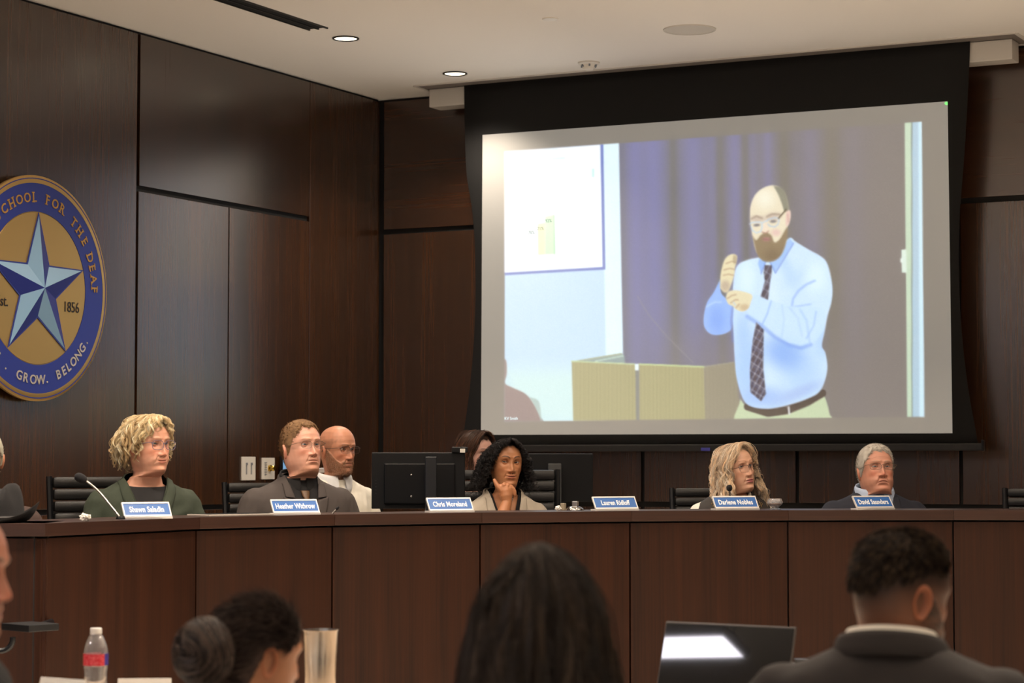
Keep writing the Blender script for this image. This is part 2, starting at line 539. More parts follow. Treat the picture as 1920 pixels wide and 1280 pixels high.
# unseen pendant lamps added for fill; the cool one gives the laptop's reflection
PEND_UP = emis('fill_pendant_up', (255, 238, 218), 8.0)
PEND_DOWN = emis('fill_pendant_down', (255, 240, 226), 1.5)
PEND_BRIGHT = emis('pendant_diffuser_cool', (250, 244, 255), 30.0)
for (x, y) in [(-4.6, 5.2), (-1.5, 5.2), (1.6, 5.2), (-1.5, 2.6), (1.6, 2.6), (-4.6, -0.6), (-1.5, -0.6), (1.6, -0.6), (-6.22, 1.57)]:
    if 1:
        o = thing('fill_pendant', 'added long linear pendant lamp outside the photograph', 'pendant lamp', (x, y, CEIL), 0 if x < -6 else YAW, 'added linear pendant lamps outside the photograph')
        MB().box((0, 0, -0.42), (2.06 if x < -6 else 2.4, 0.26, 0.06), bev=0.004).build('housing', WHITE_METAL, o)
        MB().box((0, 0, -0.387), (2.0, 0.23, 0.004)).build('uplight', PEND_UP, o)
        MB().box((0, 0, -0.452), (2.04, 0.20, 0.004)).build('diffuser', PEND_BRIGHT if x < -6 else PEND_DOWN, o)
        for q in (-1.0, 1.0): MB().tube([(q, 0, 0), (q, 0, -0.39)], 0.003, 6).build('cable', DARK_METAL, o)

# ------------------------------------------------------------------ projection screen
SYY = 11.75
scr = thing('projection_screen', 'large motorised projection screen with black borders showing a signing man', 'projection screen', (-4.7, SYY, CEIL))


def scr_loc(V): return np.asarray(V) - np.array([-4.7, SYY, CEIL])


def spx(u, v, dy=0.0):
    p = on_y(u, v, SYY); p[1] += dy
    return p


# black border fabric: outline measured on the plane of the screen (tab tensioned, waisted sides)
left = [(870, 150), (871, 230), (874, 330), (884, 380), (890, 440), (892, 540), (889, 640), (881, 730), (866, 836)]
right = [(1820, 60), (1815, 170), (1808, 290), (1799, 400), (1797, 480), (1799, 570), (1806, 660), (1818, 750), (1835, 832)]
lz = np.array([spx(*q) for q in left]); rzv = np.array([spx(*q) for q in right])
zz = np.linspace(1.545, CEIL - 0.001, 40)
xl = np.interp(zz, lz[::-1, 2], lz[::-1, 0]); xr_ = np.interp(zz, rzv[::-1, 2], rzv[::-1, 0])
ker = np.array([1, 2, 3, 2, 1]) / 9.0
xl = np.convolve(np.pad(xl, 2, 'edge'), ker, 'valid'); xr_ = np.convolve(np.pad(xr_, 2, 'edge'), ker, 'valid')
nb = 12; V = []
for dy in (0.0, 0.0035):
    for k in range(40):
        for j in range(nb + 1):
            t = j / nb
            V.append((xl[k] * (1 - t) + xr_[k] * t, SYY + dy, zz[k]))
V = np.array(V); N1 = 40 * (nb + 1)
idx = np.arange(N1).reshape(40, nb + 1)
q1 = np.stack([idx[:-1, :-1], idx[:-1, 1:], idx[1:, 1:], idx[1:, :-1]], -1).reshape(-1, 4)
rim = np.concatenate([idx[0, :], idx[1:, -1], idx[-1, -2::-1], idx[-2:0:-1, 0]])
q3 = np.stack([rim, np.roll(rim, -1), np.roll(rim, -1) + N1, rim + N1], -1)
link('border_fabric', mesh_data('border_fabric', scr_loc(V), [q1, q1[:, ::-1] + N1, q3[:, ::-1]], mats=[BLACK_FABRIC]), scr)
# white viewing surface with the projected picture: a flat fine grid whose colours are what the projector throws on it


class Painter:
    """paints soft flat shapes on a set of points (u, v in the photograph's pixels)"""
    def __init__(s, U, Vv, base):
        s.U, s.W = U, Vv
        s.C = np.zeros(U.shape + (3,)); s.C[:] = base
    def blend(s, m, col):
        m = np.asarray(m)[..., None]
        s.C = s.C * (1 - m) + np.asarray(col, float) * m
    def poly_mask(s, pts, soft=1.2):
        P = np.asarray(pts, float)
        lo, hi = P.min(0) - 3 * soft - 2, P.max(0) + 3 * soft + 2
        sel = (s.U > lo[0]) & (s.U < hi[0]) & (s.W > lo[1]) & (s.W < hi[1])
        u, v = s.U[sel], s.W[sel]
        ins = np.zeros(u.shape, bool); d = np.full(u.shape, 1e9)
        for a, b in zip(P, np.roll(P, -1, 0)):
            c = (a[1] > v) != (b[1] > v)
            with np.errstate(divide='ignore', invalid='ignore'):
                xi = (b[0] - a[0]) * (v - a[1]) / (b[1] - a[1] + 1e-12) + a[0]
            ins ^= c & (u < xi)
            e = b - a; t = np.clip(((u - a[0]) * e[0] + (v - a[1]) * e[1]) / (e @ e + 1e-9), 0, 1)
            d = np.minimum(d, np.hypot(u - a[0] - t * e[0], v - a[1] - t * e[1]))
        sd = np.where(ins, d, -d)
        out = np.zeros(s.U.shape); out[sel] = sm(-soft, soft, sd)
        return out
    def poly(s, pts, col, soft=1.2, a=1.0, clip=None):
        m = s.poly_mask(pts, soft) * a
        if clip is not None: m = m * clip
        s.blend(m, col); return m
    def curve(s, pts, col, soft=1.2, a=1.0, clip=None):
        p = np.asarray(pts, float)
        return s.poly(smooth_path(np.concatenate([p, p[:1]]), 6 * len(p)), col, soft, a, clip)
    def ell(s, cx, cy, rx_, ry_, col, rot=0.0, soft=0.25, a=1.0, clip=None):
        c, n = math.cos(rot), math.sin(rot)
        x = (s.U - cx) * c + (s.W - cy) * n; y = -(s.U - cx) * n + (s.W - cy) * c
        m = (1 - sm(1 - soft, 1 + soft, np.hypot(x / rx_, y / ry_))) * a
        if clip is not None: m = m * clip
        s.blend(m, col); return m
    def line(s, pts, w, col, soft=1.0, a=1.0, clip=None):
        P = np.asarray(pts, float); lo, hi = P.min(0) - w - 3 * soft, P.max(0) + w + 3 * soft
        sel = (s.U > lo[0]) & (s.U < hi[0]) & (s.W > lo[1]) & (s.W < hi[1])
        u, v = s.U[sel], s.W[sel]; d = np.full(u.shape, 1e9)
        for p, q in zip(P[:-1], P[1:]):
            e = q - p; t = np.clip(((u - p[0]) * e[0] + (v - p[1]) * e[1]) / (e @ e + 1e-9), 0, 1)
            d = np.minimum(d, np.hypot(u - p[0] - t * e[0], v - p[1] - t * e[1]))
        m = np.zeros(s.U.shape); m[sel] = (1 - sm(w / 2 - soft / 2, w / 2 + soft, d)) * a
        if clip is not None: m = m * clip
        s.blend(m, col)


def grid_q(nu, nv):
    i = np.arange((nu) * (nv)).reshape(nv, nu)
    return np.stack([i[:-1, :-1], i[:-1, 1:], i[1:, 1:], i[1:, :-1]], -1).reshape(-1, 4)


NU, NV = 600, 420
corners = [spx(905, 253, -0.002), spx(1777, 190, -0.002), spx(1786, 812, -0.002), spx(902, 815, -0.002)]
tu = np.linspace(0, 1, NU)[None, :, None]; tv = np.linspace(0, 1, NV)[:, None, None]
GP = (corners[0] * (1 - tu) + corners[1] * tu) * (1 - tv) + (corners[3] * (1 - tu) + corners[2] * tu) * tv
U_, V_ = photo_uv(GP.reshape(-1, 3)); U_ = U_.reshape(NV, NU); V_ = V_.reshape(NV, NU)
pt = Painter(U_, V_, (142.0, 134.0, 124.0))
pt.blend(sm(640, 800, V_) * .7, (158, 147, 134))
# curtain
pic = pt.poly_mask([(946, 284), (1700, 230), (1728, 228), (1733, 781), (946, 790)], 0.9)
k = sm(1160, 1720, U_)[..., None]
cur = np.array([134, 131, 148.]) * (1 - k) + np.array([141, 132, 126.]) * k
wv = np.zeros_like(U_)
uu = U_ - (V_ - 300) * 0.012
for c, w, a in ((1190, 16, .9), (1225, 20, 1.0), (1300, 20, .9), (1335, 10, .5), (1378, 14, .9), (1410, 10, .5), (1440, 10, .8), (1520, 16, .45), (1600, 20, .2), (1262, 9, -.9), (1350, 9, -.7), (1397, 8, -.8), (1470, 12, -.6), (1560, 16, -.4), (1168, 6, -.3)):
    wv += a * np.exp(-((uu - c) / w) ** 2)
wv *= (1.0 - 0.45 * sm(480, 760, V_))
cur = cur + wv[..., None] * np.array([4, 5, 26.]) + (np.sin(U_ * 2.1) * 1.2)[..., None]
pt.blend(pic, cur)
pt.blend(pic * sm(560, 780, V_) * sm(1150, 1300, U_) * 0.6, (148, 137, 129))
# left: wall and white board
pt.poly([(946, 280), (1160, 265), (1168, 668), (1074, 800), (946, 800)], (206, 229, 246), 0.9, clip=pic)
pt.poly([(946, 690), (1168, 690), (1100, 800), (946, 800)], (216, 240, 238), 30, clip=pic * (U_ < 1172))
pt.poly([(1129, 262), (1160, 262), (1168, 670), (1136, 670)], (232, 250, 255), 2, clip=pic)
wbm = pt.poly([(940, 270), (1131, 258), (1135, 505), (940, 516)], (126, 138, 200), 1.2, clip=pic)
pt.poly([(940, 270), (1125.5, 258), (1130, 500.5), (940, 511.5)], (252, 255, 255), 1.2, clip=pic)
for (a, b, yy) in ((962, 1060, 303), (958, 1048, 343)):
    for q in range(int((b - a) / 7)):
        if RNG.random() < 0.8:
            x = a + q * 7
            pt.line([(x, yy - q * .5), (x + 5, yy - q * .5 - .3)], 4.5, (222, 236, 238), 1.5, 0.8, clip=pic)
pt.line([(1020, 282), (1044, 280)], 4, (222, 236, 238), 1.5, .6, clip=pic)
pt.line([(1112, 318), (1112, 330)], 4, (205, 240, 236), 1.2, .9, clip=pic)
pt.poly([(1008, 420), (1022, 417), (1022, 477), (1009, 478)], (248, 244, 200), 1.2, clip=pic)
pt.poly([(1022, 406), (1039, 402), (1040, 476), (1022, 477)], (214, 242, 206), 1.2, clip=pic)
pt.line([(1039, 404), (1040, 476)], 1.5, (170, 215, 180), 1, clip=pic)
pt.line([(976, 479), (990, 478)], 3, (225, 236, 236), 1.2, clip=pic)
pt.line([(1016, 380), (1022, 379)], 3, (228, 238, 238), 1.2, clip=pic)
# seated figure at the left of the picture
pt.curve([(940, 672), (949, 676), (950, 700), (947, 718), (960, 726), (985, 738), (1000, 756), (1012, 778), (1016, 800), (940, 800)], (163, 143, 138), 1.5, clip=pic)
pt.curve([(993, 744), (1008, 750), (1013, 764), (1016, 800), (1012, 782), (1002, 760)], (186, 203, 196), 1.2, clip=pic)
# lectern
pt.poly([(1080, 678), (1167, 663), (1171, 667), (1171, 690), (1090, 690)], (158, 172, 168), 1, clip=pic)
pt.line([(1082, 677), (1165, 663)], 2.5, (176, 182, 158), 1, clip=pic)
pt.line([(1116, 677), (1168, 667)], 1.6, (206, 226, 210), 1, clip=pic)
grain = (np.sin(U_ * 1.9) + np.sin(U_ * 3.3 + 1) + np.sin(U_ * 0.83)) * 3.2
wood_c = np.array([180, 172, 132.]) + grain[..., None]
m = pt.poly_mask([(1072, 677), (1192, 683), (1195, 800), (1075, 800)], 1.0) * pic
pt.blend(m, wood_c)
m = pt.poly_mask([(1198, 683), (1320, 687.5), (1323, 800), (1198, 800)], 1.0) * pic
pt.blend(m, wood_c)
pt.poly([(1191, 683), (1198, 683), (1199, 800), (1193, 800)], (148, 146, 140), .8, clip=pic)
m = pt.poly_mask([(1321, 688), (1378, 679), (1392, 800), (1323, 800)], 1.5) * pic
pt.blend(m, np.array([163, 153, 132.]) + 0.4 * grain[..., None])
pt.line([(1072, 677), (1190, 682.5)], 2, (202, 216, 172), .9, clip=pic)
pt.line([(1199, 682.5), (1321, 687.5)], 2.4, (206, 220, 164), .9, clip=pic)
pt.line([(1321, 687.5), (1376, 679)], 1.6, (176, 170, 150), .9, clip=pic)
pt.poly([(1190.5, 682), (1197.5, 682), (1197.5, 694), (1190.5, 694)], (238, 250, 250), .8, clip=pic)
pt.line([(1195, 555), (1216, 590), (1250, 630), (1300, 680)], 1.3, (164, 158, 160), .9, .8, clip=pic)
# door edge at the right
pt.poly([(1696, 225), (1709, 225), (1710, 800), (1701, 800)], (204, 222, 196), .9, clip=pic)
pt.poly([(1710, 225), (1740, 225), (1740, 800), (1710, 800)], (186, 208, 222), .9, clip=pic)
pt.poly([(1722, 225), (1740, 225), (1740, 800), (1724, 800)], (214, 240, 250), 2, clip=pic)
pt.line([(1709.5, 225), (1710, 800)], 1.4, (140, 150, 140), .8, clip=pic)
pt.poly([(1690, 468), (1699, 467), (1700, 511), (1691, 511)], (226, 240, 226), .9, clip=pic)
pt.poly([(1688, 484), (1693, 483), (1693, 492), (1688, 492)], (236, 246, 236), .8, clip=pic)
# trousers and belt of the man
pt.curve([(1388, 748), (1400, 760), (1440, 772), (1480, 764), (1538, 738), (1548, 748), (1555, 775), (1556, 800), (1388, 800)], (206, 217, 180), 1.2, clip=pic)
pt.line([(1402, 762), (1440, 774), (1476, 769), (1515, 753), (1542, 737)], 14, (108, 92, 84), 1.2, clip=pic)
pt.poly([(1477, 762), (1480, 761), (1482, 777), (1478, 777)], (226, 226, 224), .8, clip=pic)
# shirt
SH = (214, 236, 254)
shirt = pt.curve([(1425, 482), (1402, 487), (1383, 497), (1376, 520), (1373, 560), (1374, 600), (1376, 640), (1377, 663), (1381, 707), (1393, 747), (1409, 762), (1440, 766), (1474, 760), (1512, 748), (1538, 732), (1551, 695), (1548, 663), (1541, 648), (1546, 622), (1552, 591), (1559, 566), (1561, 540), (1556, 510), (1549, 490), (1537, 479), (1515, 467), (1492, 453), (1480, 446), (1455, 470)], SH, 1.2, clip=pic)
# soft modelling of the shirt cloth
for (cx, cy, a, b, rot, col, al) in ((1400, 690, 26, 66, .05, (172, 204, 252), .7), (1500, 690, 36, 50, -.3, (178, 208, 250), .6), (1436, 745, 40, 18, 0, (170, 196, 246), .75),
        (1392, 620, 14, 34, 0, (178, 208, 252), .6), (1468, 660, 34, 26, .5, (150, 184, 246), .8), (1500, 735, 40, 10, -.4, (176, 196, 240), .7), (1474, 500, 10, 40, -.4, (190, 218, 250), .6),
        (1540, 640, 12, 26, 0, (180, 210, 250), .6), (1496, 520, 22, 14, -.5, (196, 222, 250), .5), (1400, 520, 14, 30, 0, (230, 250, 255), .8), (1530, 520, 18, 26, 0, (230, 250, 255), .8), (1447, 560, 16, 40, 0, (226, 244, 255), .6)):
    pt.ell(cx, cy, a, b, col, rot, .8, al, clip=shirt)
pt.line([(1484, 580), (1487, 560), (1497, 545), (1512, 533), (1528, 526)], 2.2, (146, 176, 238), 3, .65, clip=shirt)
pt.line([(1484, 580), (1490, 575), (1520, 570)], 1.6, (150, 180, 240), 2, .6, clip=shirt)
# forearm across the chest
arm = pt.curve([(1412, 553), (1430, 556), (1447, 563), (1480, 573), (1510, 576), (1545, 580), (1546, 612), (1534, 634), (1518, 645), (1500, 650), (1478, 643), (1452, 629), (1426, 607), (1401, 592)], (210, 234, 255), 1.3, a=.85, clip=pic)
pt.line([(1401, 593), (1426, 609), (1452, 631), (1478, 646), (1502, 652), (1520, 646)], 5, (140, 170, 238), 4, .6, clip=shirt)
pt.line([(1446, 564), (1438, 590), (1430, 606)], 1.4, (150, 182, 240), 1.5, .8, clip=shirt)
pt.line([(1500, 580), (1512, 600), (1518, 640)], 2.2, (176, 204, 250), 3, .6, clip=shirt)
pt.line([(1480, 576), (1496, 596), (1504, 630)], 1.8, (186, 212, 250), 3, .6, clip=shirt)
pt.line([(1466, 572), (1470, 600), (1466, 630)], 1.6, (186, 212, 250), 2, .6, clip=shirt)
pt.line([(1530, 584), (1526, 610), (1512, 634)], 1.8, (168, 196, 246), 2, .7, clip=shirt)
# collar
pt.poly([(1424, 484), (1436, 489), (1427, 512), (1421, 494)], (168, 200, 250), 1, clip=pic)
pt.poly([(1480, 446), (1488, 455), (1470, 484), (1453, 512), (1443, 490), (1462, 474)], (176, 206, 250), 1, clip=pic)
pt.line([(1427, 513), (1436, 490)], 1.4, (120, 140, 210), .9, .8, clip=pic)
pt.line([(1488, 456), (1471, 484), (1454, 512), (1444, 492)], 1.4, (122, 146, 214), .9, .8, clip=pic)
# tie with its plaid
TIE = (98, 88, 98)
tm = np.maximum(pt.poly_mask([(1434, 497), (1447, 497), (1447, 512), (1444, 526), (1440, 562), (1426, 556), (1434, 528), (1432, 510)], 1.0),
                pt.poly_mask([(1418, 604), (1432, 618), (1431, 690), (1436, 738), (1427, 752), (1407, 735), (1406, 694), (1411, 640)], 1.0)) * pic
pt.blend(tm, TIE)
for q in range(-8, 40):
    x = 1405 + q * 11
    pt.line([(x - 120, 760), (x + 20, 490)], 1.2, (206, 206, 216), .8, .7, clip=tm)
for q in range(16):
    y = 500 + q * 17
    pt.line([(1400, y - 14), (1452, y + 20)], 1.2, (200, 200, 212), .8, .65, clip=tm)
    if q % 2: pt.line([(1400, y - 9), (1452, y + 25)], 2.4, (140, 136, 150), .8, .5, clip=tm)
# raised arm on the left and hands
slv = pt.curve([(1350, 524), (1338, 548), (1326, 566), (1320, 590), (1320, 610), (1328, 623), (1342, 628), (1362, 624), (1373, 612), (1374, 575), (1362, 560), (1352, 548)], (166, 196, 252), 1.3, clip=pic)
pt.ell(1345, 600, 14, 22, (146, 178, 246), 0, .8, .8, clip=slv)
pt.line([(1324, 575), (1340, 566), (1352, 566)], 2, (200, 224, 255), 2, .8, clip=slv)
pt.line([(1374, 574), (1371, 600), (1374, 640)], 3, (128, 140, 196), 2, .6, clip=pic)
SK = (238, 226, 188)
h1 = pt.curve([(1350, 540), (1351, 515), (1354, 500), (1359, 486), (1367, 478), (1376, 476), (1382, 480), (1381, 492), (1378, 502), (1377, 512), (1373, 528), (1366, 545), (1358, 548)], SK, 1.0, clip=pic)
for l in (([(1361, 494), (1372, 490), (1380, 492)]), ([(1357, 506), (1368, 503), (1378, 505)]), ([(1356, 516), (1366, 514), (1376, 516)])):
    pt.line(l, 1.4, (186, 152, 120), 1.2, .8, clip=h1)
pt.ell(1360, 536, 8, 10, (190, 168, 150), 0, .6, .7, clip=h1)
pt.ell(1378, 486, 4, 8, (170, 150, 120), 0, .6, .6, clip=h1)
h2 = pt.curve([(1361, 556), (1365, 547), (1376, 544), (1392, 546), (1410, 553), (1408, 566), (1403, 578), (1393, 584), (1382, 581), (1374, 574), (1366, 570), (1362, 563)], (238, 226, 190), 1.0, clip=pic)
pt.line([(1363, 560), (1372, 554), (1380, 552)], 1.4, (186, 150, 118), 1.2, .8, clip=h2)
pt.line([(1370, 568), (1378, 562), (1384, 562)], 1.4, (186, 150, 118), 1.2, .8, clip=h2)
pt.line([(1380, 577), (1386, 570)], 1.4, (186, 150, 118), 1.2, .8, clip=h2)
pt.ell(1396, 576, 9, 6, (206, 178, 142), 0, .6, .7, clip=h2)
pt.line([(1375, 566), (1379, 572)], 2.2, (210, 218, 226), .8, .9, clip=pic)
# head
fc = pt.curve([(1406, 410), (1407, 388), (1414, 368), (1428, 354), (1445, 347.5), (1460, 350), (1472, 362), (1478, 384), (1479, 400), (1476, 430), (1472, 455), (1465, 475), (1446, 488), (1430, 486), (1418, 472), (1412, 450), (1409, 432)], (240, 228, 200), 1.1, clip=pic)
pt.ell(1434, 372, 16, 16, (250, 246, 226), 0, .9, .8, clip=fc)
pt.curve([(1450, 348), (1464, 352), (1473, 364), (1478, 385), (1478, 395), (1471, 396), (1466, 382), (1459, 364)], (152, 148, 130), 1.6, clip=pic)
pt.curve([(1474, 396), (1481, 394), (1483, 402), (1481, 416), (1477, 424), (1473, 420)], (236, 206, 192), 1.0, clip=pic)
pt.line([(1477, 402), (1478, 416)], 1.6, (206, 160, 150), 1.2, .8, clip=pic)
pt.ell(1455, 436, 8, 6, (232, 190, 184), 0, .8, .7, clip=fc)
pt.ell(1420, 410, 13, 6, (206, 186, 172), .05, .8, .75, clip=fc)
pt.ell(1449, 406, 14, 7, (206, 186, 172), -.2, .8, .75, clip=fc)
pt.line([(1409, 410), (1418, 405), (1429, 409)], 2.6, (170, 148, 128), 1.6, .7, clip=fc)
pt.line([(1438, 406), (1448, 401), (1462, 402)], 2.6, (170, 148, 128), 1.6, .7, clip=fc)
beard = pt.curve([(1411, 442), (1418, 450), (1426, 441), (1436, 436), (1446, 441), (1452, 454), (1462, 448), (1476, 426), (1475, 450), (1467, 474), (1455, 487), (1440, 491), (1428, 487), (1419, 474)], (158, 138, 110), 2.2, clip=pic)
pt.ell(1448, 478, 14, 10, (136, 116, 94), 0, .8, .6, clip=beard)
pt.ell(1437, 448.5, 7.5, 3.6, (196, 142, 142), 0, .5, .9, clip=pic)
pt.line([(1430, 448), (1438, 449), (1444, 449)], 1.2, (140, 96, 92), 1, .7, clip=pic)
pt.curve([(1434, 412), (1438, 414), (1441, 430), (1436, 436), (1429, 434), (1430, 426)], (244, 226, 204), 1.4, a=.9, clip=pic)
pt.line([(1429, 435), (1436, 437), (1441, 433)], 1.6, (188, 140, 124), 1.2, .8, clip=pic)
for cx, cy in ((1419, 422), (1450, 415)):
    pt.ell(cx, cy, 6, 2.6, (136, 128, 130), -.1, .5, .9, clip=pic)
pt.line([(1405.5, 420), (1410, 417), (1420, 416), (1428, 417), (1429, 426), (1426, 434), (1418, 436.5), (1411, 432), (1408, 424)], 2.0, (206, 220, 232), .9, .95, clip=pic)
pt.line([(1438, 414), (1441, 411), (1452, 408), (1461, 409), (1459, 420), (1453, 425), (1444, 424), (1440, 420)], 2.0, (196, 208, 222), .9, .95, clip=pic)
pt.line([(1429, 418), (1434, 415), (1438, 414)], 2.0, (206, 220, 232), .9, .9, clip=pic)
pt.line([(1460, 409), (1466, 402), (1474, 393)], 2.2, (108, 92, 70), .9, .9, clip=pic)
# the camera picture is soft: a small blur and a trace of noise
for _ in range(1):
    pt.C[1:-1] = (pt.C[:-2] + 2 * pt.C[1:-1] + pt.C[2:]) / 4
    pt.C[:, 1:-1] = (pt.C[:, :-2] + 2 * pt.C[:, 1:-1] + pt.C[:, 2:]) / 4
pt.C = np.clip(pt.C + pic[..., None] * np.random.default_rng(3).normal(size=(NV, NU, 1)) * 1.6, 0, 255)
# colours of light thrown by the projector (the unlit rim only gets the projector's black level)
AMB = np.array([.150, .115, .085]) * 1.0
obs = lin(pt.C)
em = np.clip(obs - AMB, 0, 1)
em = em * 1.05 / 2 ** S.view_settings.exposure
em[(np.hypot(U_ - 1775, V_ - 194) < 3.2)] = (0.1, 0.9, 0.15)
mscr, nt, bs = nmat('projected_picture')
a_ = nt.nodes.new('ShaderNodeAttribute'); a_.attribute_name = 'Col'
nt.links.new(a_.outputs['Color'], bs.inputs['Emission Color']); bs.inputs['Emission Strength'].default_value = 1.0
bs.inputs['Base Color'].default_value = L4(166, 165, 162); bs.inputs['Roughness'].default_value = 0.9; bs.inputs['Specular IOR Level'].default_value = 0.1
link('viewing_surface', mesh_data('viewing_surface', scr_loc(GP.reshape(-1, 3)), grid_q(NU, NV), cols=em.reshape(-1, 3), smooth=False, mats=[mscr]), scr)
# caption and slide figures in the picture
CAPT = emis('caption_light', (235, 255, 255), 0.9)
FIG = mat('slide_figures', (120, 150, 150), rough=0.9)


def screen_text(txt, u, v, hpx, m, name='caption'):
    d = float((spx(u, v) - C0) @ FW)
    s_ = hpx / FPX * d / 0.70
    V, Fs = text_arrays(txt, s_)
    W = np.stack([V[:, 0] * 0.93, np.zeros(len(V)), V[:, 1]], 1) + spx(u, v, -0.004)
    link(name, mesh_data(name, scr_loc(W), Fs, smooth=False, mats=[m]), scr)


screen_text('KV Smith', 959, 784.5, 5.6, CAPT)
screen_text('70%', 997, 436, 6, FIG, 'figure')
screen_text('71%', 1014, 428.5, 6, FIG, 'figure')
screen_text('92%', 1029, 414, 6, FIG, 'figure')
# case at the ceiling, hem bar at the bottom
la, lb = on_y(810, 188, 11.80), on_y(1901, 97, 11.80)
MB().box(((la[0] + lb[0]) / 2, 11.835, CEIL - 0.060), (lb[0] - la[0], 0.14, 0.11), bev=0.004).build('case', WHITE_METAL, scr, loc=(4.7, -SYY, -CEIL))
ca, cb = on_z(778, 161, CEIL)[0], on_z(1918, 70, CEIL)[0]
mb = MB()
for y in (11.63, 11.965): mb.box(((ca + cb) / 2, y, CEIL - 0.003), (cb - ca, 0.02, 0.006))
for x in (ca, cb): mb.box((x, 11.80, CEIL - 0.003), (0.02, 0.33, 0.006))
mb.build('slot_frame', WHITE_METAL, scr, loc=(4.7, -SYY, -CEIL))
MB().box(((ca + cb) / 2, 11.80, CEIL - 0.0012), (cb - ca - 0.02, 0.32, 0.002)).build('slot', mat('screen_slot', (120, 112, 108), rough=0.9), scr, loc=(4.7, -SYY, -CEIL))
ba, bb = spx(856, 842), spx(1843, 837)
MB().box(((ba[0] + bb[0]) / 2, SYY, 1.528), (bb[0] - ba[0], 0.03, 0.040), bev=0.006).build('hem_bar', mat('hem_bar_black', (27, 26, 26), rough=0.5), scr, loc=(4.7, -SYY, -CEIL))
for x in (ba[0], bb[0]): MB().box((x, SYY, 1.535), (0.012, 0.034, 0.06), bev=0.003).build('end_cap', BLACK_PLASTIC, scr, loc=(4.7, -SYY, -CEIL))
pb = spx(1325, 842, -0.017)
MB().box(tuple(pb), (0.055, 0.004, 0.018)).build('label_tab', mat('blue_tab', (72, 72, 170), rough=0.5), scr, loc=(4.7, -SYY, -CEIL))

# ------------------------------------------------------------------ the round seal on the left wall
SEAL = np.array([XL + 0.058, 8.598, 2.296]); SR = 0.5525
GOLD = mat('brushed_gold', (206, 170, 106), rough=0.42, metal=0.85, bump=0.05, bscale=300)
GOLD_FLAT = mat('gold_paint', (196, 150, 78), rough=0.45, metal=0.4)
SBLUE = mat('seal_blue', (38, 54, 142), rough=0.45)
STAR_D = mat('star_dark_blue', (40, 54, 138), rough=0.4)
STAR_L = mat('star_steel_blue', (132, 172, 206), rough=0.38)
SILV = mat('pale_silver_letters', (198, 190, 182), rough=0.45, metal=0.3)
INK = mat('black_letters', (38, 34, 36), rough=0.6)
seal = thing('wall_seal', 'round blue and gold school seal with a faceted star on the wood wall', 'seal', tuple(SEAL))
RS = np.array([[0, 0, 1], [1, 0, 0], [0, 1, 0.0]])     # local (a, b, out) -> world: a = +y, b = +z, out = +x


def ring_b(r0, r1, z0, z1, n=96):
    return MB().lathe([(r0, z0), (r1, z0), (r1, z1), (r0, z1), (r0, z0)], n, R=RS)


MB().lathe([(0.0001, -0.022), (SR - .004, -0.022), (SR, -0.018), (SR, -0.003), (SR - .004, 0), (SR * .932, 0), (SR * .932, -0.004), (0.0001, -0.004)], 128, R=RS).build('disc', GOLD, seal, True)
ring_b(SR * .968, SR * .977, -0.001, 0.0008, 128).build('pinstripe', SBLUE, seal)
ring_b(SR * .68, SR * .932, -0.004, -0.001, 128).build('blue_band', SBLUE, seal)
MB().lathe([(0.0001, -0.0015), (SR * .672, -0.0015), (SR * .676, -0.004)], 96, R=RS).build('gold_field', GOLD, seal)
for dx in (-0.3, 0.3):
    MB().box((-0.04, dx, 0), (0.04, 0.05, 0.4)).build('standoff', DARK_METAL, seal)
# star: dark outline plate and ten raised facets
r0, r1 = SR * .672, SR * .672 * .392
tips = [(math.pi / 2 - k * 2 * math.pi / 5) for k in range(5)]
ins = [t - math.pi / 5 for t in tips]
pts = []
for k in range(5):
    pts += [(r0 * math.cos(tips[k]), r0 * math.sin(tips[k])), (r1 * math.cos(ins[k]), r1 * math.sin(ins[k]))]
pl = [(x * 1.0, y * 1.0) for x, y in pts[::-1]]
MB().prism(pl, -0.001, 0.003, lambda a, b, t: tuple(RS @ np.array([a, b, t]))).build('star_plate', STAR_D, seal)
lightside = {0: 'ccw', 1: 'ccw', 2: 'cw', 3: 'cw', 4: 'cw'}
for k in range(5):
    for side in ('ccw', 'cw'):
        vi = ins[k - 1] if side == 'ccw' else ins[k]
        T = np.array([r0 * .95 * math.cos(tips[k]), r0 * .95 * math.sin(tips[k]), 0.004])
        I = np.array([r1 * .93 * math.cos(vi), r1 * .93 * math.sin(vi), 0.004])
        O = np.array([0, 0, 0.046])
        Vt = [T, O, I, T * [1, 1, 0], I * [1, 1, 0], O * [1, 1, 0]]
        Fs = [np.array([[0, 1, 2], [3, 4, 5]]), np.array([[0, 2, 4, 3], [2, 1, 5, 4], [1, 0, 3, 5]])]
        link('star_facet', mesh_data('star_facet', np.array(Vt) @ RS.T, Fs, smooth=False, mats=[STAR_L if lightside[k] == side else STAR_D]), seal)
SER = {'S': '', 'C': '', 'O': '', 'H': 'abcd', 'L': 'ac', 'F': 'ac', 'R': 'abc', 'T': 'm', 'E': 'ac', 'D': 'ac', 'A': 'ab', 'X': 'abcd'}


